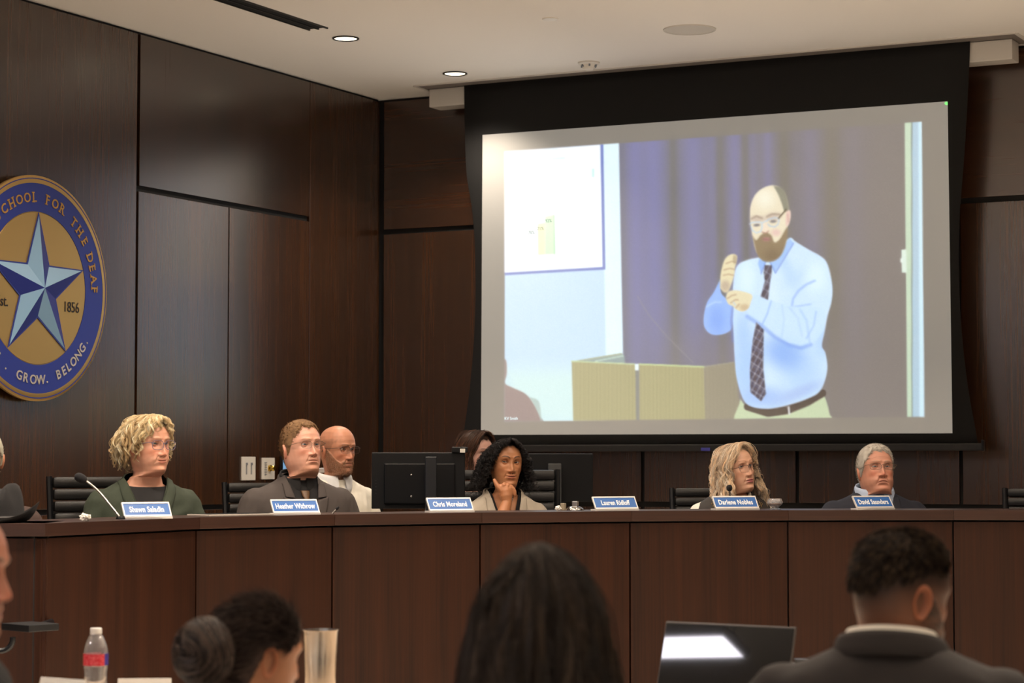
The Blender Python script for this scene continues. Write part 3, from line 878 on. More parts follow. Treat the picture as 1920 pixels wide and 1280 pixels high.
def arc_text(word, angs, r, size, m, bottom=False, serif=False, name='lettering'):
    mb = MB()
    for ch, a in zip(word, angs):
        V, Fs = text_arrays(ch, size, 0.0015, offset=0.0008)
        V = V - np.array([(V[:, 0].min() + V[:, 0].max()) / 2, 0, 0])
        if ch != '.': V[:, 1] -= (V[:, 1].min() + V[:, 1].max()) / 2
        V[:, 2] += 0.0012
        parts = [(V, Fs)]
        if serif and SER.get(ch):
            x0, x1, y0, y1 = V[:, 0].min(), V[:, 0].max(), V[:, 1].min(), V[:, 1].max()
            sw = size * .30; th = size * .075; st = size * .055
            sp = {'a': (x0 + st, y0), 'b': (x1 - st, y0), 'c': (x0 + st, y1), 'd': (x1 - st, y1), 'm': (0, y0)}
            for q in SER[ch]:
                cx, cy = sp[q]
                b2 = MB().box((cx, cy, 0.0012), (sw, th, 0.0034)); parts.append((np.concatenate(b2.V), [np.concatenate(f) for f in b2.F.values()]))
        th_ = math.radians(a) + (math.pi / 2 if bottom else -math.pi / 2)
        R2 = rz(th_); ctr = np.array([r * math.cos(math.radians(a)), r * math.sin(math.radians(a)), 0])
        for (V, Fs) in parts: mb.add((V @ R2.T + ctr) @ RS.T, Fs)
    return mb.build(name, m, seal)


ls = SR * .118
arc_text('TEXAS', [177, 169.5, 161.5, 153.5, 146], SR * .805, ls, GOLD_FLAT, serif=True)
arc_text('SCHOOL', [133, 125, 117, 109.2, 101.3, 94], SR * .805, ls, GOLD_FLAT, serif=True)
arc_text('FOR', [81, 73.5, 65.8], SR * .805, ls, GOLD_FLAT, serif=True)
arc_text('THE', [52, 44, 35.5], SR * .805, ls, GOLD_FLAT, serif=True)
arc_text('DEAF', [24, 17, 9.8, 2.8], SR * .805, ls, GOLD_FLAT, serif=True)
arc_text('LEARN.', [201, 208, 214, 220.5, 228, 235 + 5], SR * .81, ls * .98, SILV, bottom=True)
arc_text('GROW.', [253, 259.6, 266.6, 274, 280], SR * .81, ls * .98, SILV, bottom=True)
arc_text('BELONG.', [292, 297.8, 303, 309, 315.4, 321.6, 327.4], SR * .81, ls * .98, SILV, bottom=True)
for txt, x in (('1856', .475), ('Est.', -.475)):
    V, Fs = text_arrays(txt, SR * .135, 0.001)
    V = V * [0.86, 1, 1]
    MB().add((V + [SR * x, -SR * .145, 0.0]) @ RS.T, Fs).build('lettering', INK, seal)

# ------------------------------------------------------------------ wall plates on the left wall
def plate(u0, v0, u1, v1, label):
    a, b = on_x(u0, v0, XL + 0.004), on_x(u1, v1, XL + 0.004)
    c = (a + b) / 2; w, h = abs(b[1] - a[1]), abs(a[2] - b[2])
    o = thing('wall_plate', label, 'wall plate', tuple(c))
    MB().box((0, 0, 0), (0.008, w, h), bev=0.002).build('cover', WHITE_PLASTIC, o)
    return o, w, h


SLOT = mat('plate_slot', (150, 150, 152), rough=0.5)
o, w, h = plate(453, 856, 478, 900, 'white two-slider dimmer plate on the wood wall')
for y in (-.18, .18):
    MB().box((0.0045, y * w, 0.0), (0.002, 0.012, 0.066)).build('slot', SLOT, o)
    MB().box((0.0075, y * w, 0.026), (0.007, 0.011, 0.014), bev=0.001).build('slider', mat('slider_grey', (120, 122, 132), rough=0.5), o)
o, w, h = plate(491, 858, 514, 898, 'white keypad plate with a brass knob on the wood wall')
for k in range(6):
    MB().box((0.005, -.24 * w, 0.034 - k * 0.0135), (0.004, 0.022, 0.006)).build('button', SLOT, o)
BRASS = mat('brass', (205, 172, 84), rough=0.2, metal=1.0)
MB().lathe([(0.0001, 0.034), (0.012, 0.034), (0.017, 0.028), (0.017, 0.022), (0.010, 0.017), (0.010, 0.011), (0.019, 0.007), (0.019, 0.0), (0.0001, 0.0)], 24, R=RS).build('knob', BRASS, o, True, loc=(0.004, .08 * w, 0.002))
# small lit touch panel partly behind the man in the charcoal suit
c = on_x(549, 886, XL + 0.03)
o = thing('touch_panel', 'small tablet with pale blue screen behind the man in the dark suit', 'tablet', tuple(c))
MB().box((0, 0, 0), (0.014, 0.26, 0.19), bev=0.004).build('case', BLACK_SATIN, o)
MB().box((0.0078, 0, 0), (0.002, 0.23, 0.155)).build('screen', emis('touch_panel_screen', (140, 190, 232), 0.55), o)

# ------------------------------------------------------------------ platform and the curved dais desk
CAPZ, CAPT_ = 1.232, 0.046
FR = [(-60, 7.85), (85, 7.85), (375, 8.72), (628, 9.19), (904, 9.54), (1184, 9.82), (1479, 9.99), (1788, 10.03), (2080, 9.98), (2380, 9.85)]
front = np.array([at(u, 865 + 909 / d, d)[:2] for u, d in FR])
front[0] = front[1] + (front[0] - front[1]) / np.linalg.norm(front[0] - front[1]) * 1.3
# smooth the arc (not the square end)
pl = front[1:].copy()
nrm = []
for k in range(len(front)):
    a = front[max(k - 1, 0)]; b = front[min(k + 1, len(front) - 1)]
    t = (b - a) / np.linalg.norm(b - a); nrm.append(np.array([t[1], -t[0]]))
nrm = np.array(nrm)
desk = thing('dais_desk', 'long curved dark walnut dais desk with a raised cap', 'desk', (front[4][0], front[4][1], PLAT))
DL = (-front[4][0], -front[4][1], -PLAT)


def slab(a, b, na, nb, d0, d1, z0, z1, name, m, gap=0.003, bev=0.0):
    """wall-like piece between plan points a and b, from d0 in front of the line to d1 behind it"""
    t = (b - a) / np.linalg.norm(b - a)
    a2, b2 = a + t * gap, b - t * gap
    c = (a2 + b2) / 2; L = np.linalg.norm(b2 - a2)
    n = np.array([t[1], -t[0]])
    R = np.array([[t[0], -n[0], 0], [t[1], -n[1], 0], [0, 0, 1.0]])
    # local mesh so that the grain follows the piece; mitred ends at the back
    V = []
    for z in (z0, z1):
        for (p, nn) in ((a2, na), (b2, nb)):
            for d in (d0, d1):
                q = p - nn * d
                V.append([(q - c) @ t, -(q - c) @ n, z - (z0 + z1) / 2])
    F = np.array([[0, 1, 3, 2], [4, 6, 7, 5], [0, 2, 6, 4], [1, 5, 7, 3], [0, 4, 5, 1], [2, 3, 7, 6]])
    me = mesh_data(name, np.array(V), F, smooth=False, mats=[m])
    bm = bmesh.new(); bm.from_mesh(me); bmesh.ops.recalc_face_normals(bm, faces=bm.faces)
    if bev: bmesh.ops.bevel(bm, geom=list(bm.edges), offset=bev, segments=2, profile=0.7, affect='EDGES')
    bm.to_mesh(me); bm.free()
    o = link(name, me, desk)
    M = Matrix(R.tolist()).to_4x4(); M.translation = Vector((c[0], c[1], (z0 + z1) / 2)) + Vector(DL)
    o.matrix_local = M
    return o


nn = nrm.copy()
for k in range(len(front) - 1):
    a, b = front[k], front[k + 1]
    na, nb = nn[k].copy(), nn[k + 1].copy()
    if k == 0:
        t = (b - a) / np.linalg.norm(b - a); na = np.array([t[1], -t[0]]); nb = na + nn[2] * 0.0
    if k == 1:
        t = (b - a) / np.linalg.norm(b - a); na = np.array([t[1], -t[0]])
    if k in (0,):
        slab(a, b, na, na, 0.0, 0.34, CAPZ - CAPT_, CAPZ, 'cap', W_CAP, gap=0.0, bev=0.002)
        slab(a, b, na, na, 0.022, 0.05, PLAT * 0 + 0.02, CAPZ - CAPT_ - 0.008, 'front_panel', W_DAIS, gap=0.002)
    else:
        slab(a, b, na, nb, 0.0, 0.34, CAPZ - CAPT_, CAPZ, 'cap', W_CAP, gap=0.0004, bev=0.0015)
        slab(a, b, na, nb, 0.020, 0.042, 0.02, CAPZ - CAPT_ - 0.008, 'front_panel', W_DAIS, gap=0.004, bev=0.001)
    slab(a, b, na, nb if k else na, 0.046, 0.075, 0.0, CAPZ - CAPT_, 'backing', BLACK_GAP, gap=0.0)
    if k: slab(a, b, na, nb, 0.10, 0.42, 0.96, 1.0, 'work_surface', PALE_TOP, gap=0.0)
cn = front[1] - (nn[2] + (lambda t: np.array([t[1], -t[0]]))((front[1] - front[0]) / np.linalg.norm(front[1] - front[0]))) * .034
MB().box((0, 0, 0), (.045, .045, CAPZ - CAPT_ - .03), R=rz(.9), bev=.002).build('corner_post', W_DAIS, desk, loc=tuple(np.array([cn[0], cn[1], (CAPZ - CAPT_ - .008) / 2 + .01]) + np.array(DL)))
# raised platform
pp = [(p[0] - q[0] * .08, p[1] - q[1] * .08) for p, q in zip(front[1:], nn[1:])]
poly = [(XL + 0.03, front[1][1] + .05)] + pp + [(pp[-1][0], YB - 0.02), (XL + 0.03, YB - 0.02)]
po = MB().prism(poly, 0.0, PLAT, lambda a, b, t: (a, b, t)).build('raised_platform', CARPET)
tag(po, 'carpeted platform that carries the dais desk and its chairs', 'platform')
# black shelf with a bracket fixed to the end of the dais
c = at(45, 1172, 7.45)
sh = thing('equipment_shelf', 'small black shelf fixed low on the end panel of the dais', 'shelf', (c[0], c[1], c[2]))
RSH = frame(facing(0)) @ rz(math.radians(48))
MB().box(frame(facing(0)) @ np.array([.0, -.10, -0.012]), (0.125, 0.155, 0.024), R=RSH, bev=0.003).build('tray', BLACK_PLASTIC, sh)
mb = MB().tube([tuple(frame(facing(0)) @ np.array([0.09 + .04 * math.cos(t), -.06, -0.05 + .04 * math.sin(t)])) for t in np.linspace(-3.3, 0.6, 18)], 0.010, 8)
mb.tube([frame(facing(0)) @ np.array([.0, -.12, -.02]), frame(facing(0)) @ np.array([.0, -.44, -.02])], 0.012, 8)
mb.build('bracket', BLACK_SATIN, sh, True)

# ------------------------------------------------------------------ nameplates
NP_BLUE = mat('nameplate_blue', (44, 96, 166), rough=0.35)
NP_FRAME = mat('nameplate_frame', (226, 222, 220), rough=0.28, metal=0.35)
NP_TEXT = mat('nameplate_white', (238, 238, 240), rough=0.5)


def cap_d(u, back):
    """camera depth of the point on the cap seen at column u, 'back' metres behind its front edge"""
    us, ds = zip(*FR)
    return float(np.interp(u, us, ds)) + back


def nameplate(txt, u0, u1, lab, turn, wide, back=0.05, tw=.80):
    u = (u0 + u1) / 2
    d = cap_d(u, back)
    P = on_cap(u, d)
    fwd = facing(turn)
    ang = math.atan2(fwd[1], fwd[0]) + math.pi / 2          # local -y looks along fwd
    o = thing('nameplate', lab, 'nameplate', tuple(P), ang, 'blue nameplates along the dais')
    H, lean = 0.064, math.radians(34)
    R = rx(-lean)
    off = np.array([0, -0.004, 0.008])
    MB().box((0, 0.014, 0.004), (wide + .003, 0.05, 0.008), bev=0.0012).build('base', NP_FRAME, o)
    def put(c, s, name, m, bev=0.0008):
        return MB().box(R @ np.array(c) + off, s, R=R, bev=bev).build(name, m, o)
    put((0, 0, H / 2), (wide - .006, 0.004, H - .006), 'blue_plate', NP_BLUE)
    fr = MB()
    for c, s in (((0, 0, H - .003), (wide, .008, .007)), ((0, 0, .003), (wide, .008, .007)), ((-wide / 2 + .0025, 0, H / 2), (.005, .008, H)), ((wide / 2 - .0025, 0, H / 2), (.005, .008, H))):
        fr.box(R @ np.array(c) + off, s, R=R, bev=0.001)
    fr.build('frame', NP_FRAME, o)
    V, Fs = text_arrays(txt, 0.035, 0.0004, spacing=1.04, offset=0.0007)
    wtxt = V[:, 0].max() - V[:, 0].min()
    k = wide * tw / wtxt
    V[:, 0] *= k
    W = np.stack([V[:, 0], -0.0024 - V[:, 2], V[:, 1] + H * .48], 1) @ R.T + off
    MB().add(W, Fs).build('lettering', NP_TEXT, o)
    return o


def on_cap(u, d):
    lo, hi = 700.0, 1300.0
    for _ in range(40):
        v = (lo + hi) / 2
        if at(u, v, d)[2] > CAPZ: lo = v
        else: hi = v
    return at(u, (lo + hi) / 2, d)


nameplate('Shawn Saladin', 234, 320, 'blue nameplate with white lettering in front of the curly blonde woman', 30, 0.192, tw=.72)
nameplate('Heather Withrow', 513, 598, 'blue nameplate with white lettering in front of the man in the charcoal suit', 30, 0.208, tw=.84)
nameplate('Chris Moreland', 804, 888, 'blue nameplate with white lettering in front of the black monitor', 28, 0.212, tw=.76)
nameplate('Lauren Ridloff', 1113, 1199, 'white lettered blue nameplate standing with no one behind it', 26, 0.216, tw=.66)
nameplate('Darlene Nobles', 1338, 1425, 'blue nameplate with white lettering in front of the long haired woman', 22, 0.220, tw=.78)
nameplate('David Saunders', 1600, 1681, 'blue nameplate with white lettering in front of the grey haired man', 30, 0.214, tw=.80)

# ------------------------------------------------------------------ gooseneck microphones
def gooseneck(pts, lab, head_r=0.013, head_l=0.05, base=True):
    P = np.array(pts)
    o = thing('gooseneck_microphone', lab, 'microphone', tuple(P[0]))
    Q = smooth_path(P - P[0], 26)
    MB().tube(Q, 0.0042, 8).build('gooseneck', mat('gooseneck_steel', (168, 162, 154), rough=0.3, metal=0.9), o, True)
    t = Q[-1] - Q[-2]; t /= np.linalg.norm(t)
    s = np.linspace(0, 1, 9)
    prof = head_r * np.sqrt(np.clip(1 - (2 * s - 1) ** 2, 0.02, 1)) ** 0.7
    MB().tube(Q[-1] + t * (s[:, None] - .1) * head_l, prof, 14).build('foam_windscreen', mat('foam_black', (26, 25, 28), rough=0.95, bump=.6, bscale=500), o, True)
    if base: MB().lathe([(0.0001, 0.012), (0.014, 0.012), (0.018, 0.004), (0.018, 0), (0.0001, 0)], 20).build('base', BLACK_PLASTIC, o, True)
    return o


d = cap_d(225, 0.14)
gooseneck([on_cap(226, d), at(222, 966, d), at(206, 946, d + .01), at(186, 922, d + .02), at(168, 906, d + .02), at(160, 901, d + .02)], 'long gooseneck microphone leaning in front of the curly blonde woman', 0.018, 0.050)
d = cap_d(1369, 0.19)
gooseneck([on_cap(1369, d), at(1369, 948, d), at(1369, 935, d), at(1368.5, 925, d), at(1368, 919, d - .005)], 'short upright microphone in front of the long haired woman', 0.0135, 0.03)
d = cap_d(630, 0.12)
gooseneck([on_cap(622, d), at(623, 962.5, d), at(627, 958, d), at(630, 955, d)], 'tiny bent microphone on the cap right of the charcoal suit nameplate', 0.006, 0.02, base=False)

# ------------------------------------------------------------------ small things on the cap
def crumple(u, size, lab, back, squash=.7, seed=1):
    d = cap_d(u, back); P = on_cap(u, d)
    bm = bmesh.new(); bmesh.ops.create_icosphere(bm, subdivisions=3, radius=1.0)
    V, Fs = bm_arrays(bm); bm.free()
    n = vnoise(V, 3.2, seed) * .28 + np.abs(vnoise(V, 5.5, seed + 1)) * .25
    V = V * (0.85 + n)[:, None] * np.array([size, size * .8, size * squash])
    V[:, 2] -= V[:, 2].min()
    o = MB().add(V, Fs).build('crumpled_tissue', PAPER, loc=tuple(P))
    return tag(o, lab, 'tissue')


crumple(160, 0.021, 'white crumpled tissue left of the curly blonde woman', 0.05, .62, 3)
crumple(1047, 0.015, 'small white crumpled tissue beside the woman in the grey blazer', 0.10, .7, 8)
# closed pale tablet lying near the cap's edge
d0 = cap_d(400, 0.07); a, b = on_cap(391, cap_d(391, .06)), on_cap(512, cap_d(512, .06))
t = (b - a)[:2]; L = np.linalg.norm(t); ang = math.atan2(t[1], t[0])
o = thing('tablet', 'thin pale tablet lying on the cap left of the charcoal suit nameplate', 'tablet', tuple((a + b) / 2 + np.array([0, 0.0, 0.0])), ang)
MB().box((0, 0.07, 0.004), (L, 0.15, 0.007), bev=0.002).build('body', mat('tablet_silver', (206, 196, 186), rough=0.35, metal=.3), o)
MB().box((0, 0.07, 0.0082), (L - .02, 0.13, 0.001)).build('screen', BLACK_SATIN, o)
# cut glass tumbler
GLASS = bpy.data.materials.new('clear_glass'); GLASS.use_nodes = True
gb = GLASS.node_tree.nodes['Principled BSDF']
gb.inputs['Transmission Weight'].default_value = 1.0; gb.inputs['Roughness'].default_value = 0.02; gb.inputs['IOR'].default_value = 1.47
# chrome microphone base with lit switch
d = cap_d(1078, 0.22); P = on_cap(1078, d)
o = thing('microphone_base', 'low chrome microphone base between the grey blazer and the empty nameplate', 'microphone base', tuple(P))
MB().lathe([(0.0001, 0.020), (0.022, 0.018), (0.036, 0.010), (0.040, 0.003), (0.040, 0), (0.0001, 0)], 28).build('base', CHROME, o, True)
MB().box((0.002, 0, 0.030), (0.026, 0.018, 0.022), bev=0.003).build('switch_block', SILVER, o)
MB().box((-0.058, 0, 0.016), (0.020, 0.02, 0.032), bev=0.003).build('button_block', mat('tan_plastic', (150, 138, 116), rough=.4), o)
# black felt hat lying on the end of the cap
FELT = mat('black_felt', (23, 21, 22), rough=0.95, sheen=0.3, bump=.2, bscale=300)
HP = on_z(6, 976, CAPZ); HP = at(-6, 978.0, 8.02); HP[2] = CAPZ
hat = thing('felt_hat', 'black wide brimmed felt hat resting at the left end of the dais', 'hat', (HP[0], HP[1], CAPZ))
RH = frame(facing(12))
nth = 64; th = np.arange(nth) * 2 * math.pi / nth
rows = []
for (r, z) in [(0.02, .142), (0.045, .143), (.066, .140), (.078, .130), (.086, .112), (.092, .085), (.096, .05), (.099, .016), (.101, .006)]:
    ex = np.stack([r * np.cos(th), r * 1.18 * np.sin(th), np.full(nth, z)], 1)
    cr = np.exp(-(ex[:, 0] / .03) ** 2) * sm(.06, .14, ex[:, 2]) * .034          # centre crease
    pin = np.exp(-((np.abs(ex[:, 0]) - .075) / .035) ** 2) * np.exp(-((ex[:, 1] - .075) / .045) ** 2) * sm(.03, .13, ex[:, 2]) * .020
    ex[:, 2] -= cr; ex[:, 0] -= np.sign(ex[:, 0]) * pin * 1.2; rows.append(ex)
crown = np.concatenate(rows)
mb = MB(); m_ = len(rows)
i = np.arange(m_ - 1)[:, None] * nth; j = np.arange(nth)[None, :]
q = np.stack([i + j, i + nth + j, i + nth + (j + 1) % nth, i + (j + 1) % nth], -1).reshape(-1, 4)
mb.add(crown @ RH.T, [q, np.arange(nth)[None, :]])
mb.build('crown', FELT, hat, True)
rows = []
for r, dz in [(.100, .004), (.12, .003), (.135, .004), (.150, .008), (.164, .014), (.166, .017), (.164, .011), (.150, .004), (.135, .0005), (.12, 0), (.100, 0)]:
    up_ = (np.abs(np.cos(th)) ** 2.2) * ((r - .1) / .066) ** 1.5 * .058
    rows.append(np.stack([r * (1 - .10 * ((r - .1) / .066) * np.abs(np.cos(th)) ** 2) * np.cos(th), r * 1.12 * np.sin(th), dz + up_], 1))
m_ = len(rows); i = np.arange(m_ - 1)[:, None] * nth
q = np.stack([i + j, i + nth + j, i + nth + (j + 1) % nth, i + (j + 1) % nth], -1).reshape(-1, 4)
MB().add(np.concatenate(rows) @ RH.T, q).build('brim', FELT, hat, True)
mb = MB(); mb.tube(np.stack([.1015 * np.cos(th), .1015 * 1.18 * np.sin(th), np.full(nth, .018)], 1) @ RH.T, 0.006, 6, caps=False)
mb.build('hat_band', mat('hat_band', (30, 24, 24), rough=.6), hat, True)

# ------------------------------------------------------------------ monitors on a low staff desk
STAFF_Z = 1.0


def staff_desk(u, d, w, lab):
    q = at(u, 940, d)
    o = thing('staff_desk', lab, 'desk', (q[0], q[1], PLAT), YAW)
    MB().box((0, 0.02, STAFF_Z - PLAT - 0.02), (w, 0.40, 0.04), bev=.003).build('desktop', W_CAP, o)
    for x in (-w / 2 + .03, w / 2 - .03): MB().box((x, .02, (STAFF_Z - PLAT - .04) / 2), (.03, .36, STAFF_Z - PLAT - .04)).build('side_panel', W_DAIS, o)


staff_desk(782, 10.42, .34, 'low dark stand behind the dais under the left black monitor')
staff_desk(1052, 11.12, .30, 'low dark stand behind the dais under the right black monitor')


def monitor(u0, u1, v0, d, turn, lab, big=True):
    c = at((u0 + u1) / 2, v0, d); w = (u1 - u0) / FPX * d
    fwd = facing(turn); ang = math.atan2(fwd[1], fwd[0]) + math.pi / 2
    o = thing('monitor', lab, 'monitor', (c[0], c[1], STAFF_Z), ang)
    top = c[2] - STAFF_Z; h = w * .60; bot = top - h
    MB().box((0, 0.0, (top + bot) / 2), (w, 0.022, h), bev=.004).build('rear_shell', BLACK_PLASTIC, o)
    MB().box((0, 0.0145, (top + bot) / 2), (w - .02, 0.008, h - .02)).build('screen', BLACK_SATIN, o)
    return o, w, top, bot


o, w, top, bot = monitor(697, 872, 848, 10.42, 6, 'large black monitor seen from behind between the bald man and the woman in grey')
MB().box((0.005, -0.02, top - .145), (w * .76, 0.024, 0.19), bev=.006).build('rear_housing', BLACK_SATIN, o)
MB().box((0.055, -0.05, top - .20), (0.052, 0.03, 0.36), bev=.004).build('stand_column', mat('stand_dark', (30, 32, 36), rough=.35), o)
mb = MB()
MB().box((0.0, -.03, 0.006), (.24, .19, .012), bev=.004).build('stand_base', BLACK_SATIN, o)
for z in (.105, .205): MB().lathe([(0.0001, .004), (.0045, .003), (.006, 0), (.0001, 0)], 14, R=np.array([[1, 0, 0], [0, 0, -1], [0, 1, 0.0]])).build('mounting_screw', CHROME, o, True, loc=(-.035, -.032, top - z))
for k in range(5): MB().box((-w / 2 + .02, -.0118, top - .13 - k * .015), (.008, .002, .004)).build('control_button', DARK_METAL, o)
o2 = thing('webcam', 'small dark webcam with a white tag on top of the monitor', 'webcam', (0, 0, 0))
c = at(862, 843, 10.42); o2.location = (c[0], c[1], c[2])
RC = frame(facing(6))
MB().box((0, 0, 0.0), (.075, .03, .026), R=RC, bev=.004).build('body', BLACK_PLASTIC, o2)
MB().box(RC @ np.array([-.012, .016, -.004]), (.024, .003, .018), R=RC).build('tag', WHITE_PLASTIC, o2)
o, w, top, bot = monitor(962, 1112, 850, 11.12, 6, 'black monitor seen from behind right of the curly black haired woman')
MB().box((0.002, -.045, top - .20), (.064, .034, .30), bev=.004).build('stand_column', mat('stand_grey', (72, 73, 74), rough=.4), o)
a = np.linspace(0, 2 * math.pi, 33)
mb = MB(); mb.tube(np.stack([.002 + .021 * np.cos(a), np.full(33, -.0625), top - .118 + .024 * np.sin(a)], 1), .0016, 6, caps=False)
mb.box((.002, -.0625, top - .118), (.034, .002, .004))
mb.build('round_emblem', BLACK_SATIN, o)
MB().box((0.0, -.03, 0.006), (.22, .19, .012), bev=.004).build('stand_base', BLACK_SATIN, o)

# ------------------------------------------------------------------ executive chairs
def ribbed_chair(P, turn, lab, top_z=1.36, wide=0.50):
    """P: plan point of the seat centre"""
    fwd = facing(turn); ang = math.atan2(fwd[1], fwd[0]) - math.pi / 2      # local +y is forward
    o = thing('office_chair', lab, 'chair', (P[0], P[1], PLAT), ang, 'black ribbed leather chairs behind the dais')
    sz = 0.46; H = top_z - PLAT
    MB().box((0, .02, sz - .04), (wide, .50, .08), bev=.03).build('seat', LEATHER, o, True)
    n = 12; z0 = sz + .06; step = (H - z0) / n
    for k in range(n):
        zc = z0 + step * (k + .5)
        y = -.25 - .09 * ((zc - z0) / (H - z0)) ** 1.3
        MB().box((0, y, zc), (wide - .05, .050, step - .004), R=rx(.12), bev=.015).build('back_cushion', LEATHER, o, True)
    fr = MB()
    for s in (-1, 1):
        zs = np.linspace(z0 - .06, H, 10)
        fr.tube(np.stack([np.full(10, s * (wide / 2 - .014)), -.255 - .09 * np.clip((zs - z0) / (H - z0), 0, 1) ** 1.3, zs], 1), .014, 8)
    fr.build('back_frame', BLACK_SATIN, o, True)
    ar = MB()
    for s in (-1, 1): ar.tube(smooth_path([(s * .25, -.20, sz + .02), (s * .29, -.18, sz + .17), (s * .29, .10, sz + .19), (s * .25, .16, sz)], 20), .013, 8)
    ar.build('armrest', CHROME, o, True)
    MB().lathe([(.0001, sz - .08), (.03, sz - .08), (.03, .09), (.05, .085), (.0001, .085)], 16).build('gas_post', DARK_METAL, o, True)
    for k in range(5):
        a = k * 2 * math.pi / 5 + .3
        MB().tube([(0, 0, .085), (.30 * math.cos(a), .30 * math.sin(a), .055)], [.022, .014], 8).build('base_spoke', CHROME, o, True)
        MB().lathe([(.0001, .028), (.027, .02), (.027, -.02), (.0001, -.028)], 12, R=rz(a) @ rx(math.pi / 2)).build('caster', BLACK_PLASTIC, o, True, loc=(.30 * math.cos(a), .30 * math.sin(a), .028))
    return o

# ------------------------------------------------------------------ people
SKIN = col_mat('skin', rough=0.43, spec=0.42, sss=0.12, bump=0.10, bscale=700)
HAIR = col_mat('hair', rough=0.48, spec=0.35)
HAIR_DULL = col_mat('hair_matte', rough=0.75, spec=0.2)
EYE_M = col_mat('eyeball', rough=0.12, spec=0.5)
LENS = bpy.data.materials.new('spectacle_lens'); LENS.use_nodes = True
_nt = LENS.node_tree; _nt.nodes.clear()
_o = _nt.nodes.new('ShaderNodeOutputMaterial'); _t = _nt.nodes.new('ShaderNodeBsdfTransparent'); _g = _nt.nodes.new('ShaderNodeBsdfGlossy'); _m = _nt.nodes.new('ShaderNodeMixShader')
_t.inputs[0].default_value = (.96, .97, .98, 1); _g.inputs['Roughness'].default_value = 0.03; _m.inputs[0].default_value = 0.05
_nt.links.new(_t.outputs[0], _m.inputs[1]); _nt.links.new(_g.outputs[0], _m.inputs[2]); _nt.links.new(_m.outputs[0], _o.inputs[0])

Z_F = [.125, .121, .112, .098, .08, .058, .035, .018, .002, -.018, -.036, -.052, -.066, -.080, -.094, -.104, -.110, -.116, -.124, -.135, -.20]
Y_F = [.010, .032, .052, .069, .083, .0925, .0955, .0925, .0885, .0885, .0885, .0895, .0880, .0850, .0860, .0800, .0700, .0520, .0400, .0360, .0400]
Z_B = [.125, .119, .108, .09, .065, .035, .005, -.025, -.05, -.075, -.10, -.13, -.20]
Y_B = [.010, .036, .062, .083, .097, .1025, .0995, .089, .076, .068, .066, .068, .080]
Z_W = [.125, .120, .110, .095, .075, .05, .025, 0, -.025, -.05, -.07, -.088, -.102, -.112, -.122, -.14, -.20]
W_W = [.010, .028, .045, .059, .069, .0755, .077, .0745, .0705, .0655, .0605, .0540, .0485, .0480, .0510, .0540, .0600]


def prof(z, Zs, Ys):
    zz = np.linspace(-.2, .125, 400)
    yy = np.interp(zz, Zs[::-1], Ys[::-1])
    k = np.exp(-np.linspace(-2, 2, 13) ** 2); k /= k.sum()
    ys_ = np.convolve(np.pad(yy, 6, 'reflect', reflect_type='odd'), k, 'valid')
    edge = sm(.112, .122, zz); ys_ = ys_ * (1 - edge) + yy * edge
    return np.interp(z, zz, ys_)


def hairline(th, P):
    """height of the hair line at azimuth th (0 = face, pi = nape)"""
    a = np.abs(th)
    hl = P.get('hairline', [(0, .078), (.5, .076), (.85, .055), (1.15, .03), (1.42, -.015), (1.62, -.02), (1.75, .02), (1.95, -.01), (2.2, -.05), (2.6, -.08), (3.15, -.085)])
    return np.interp(a, [q[0] for q in hl], [q[1] for q in hl])


def build_head(P):
    res = P.get('res', 1.0)
    return _build_head(P, res)


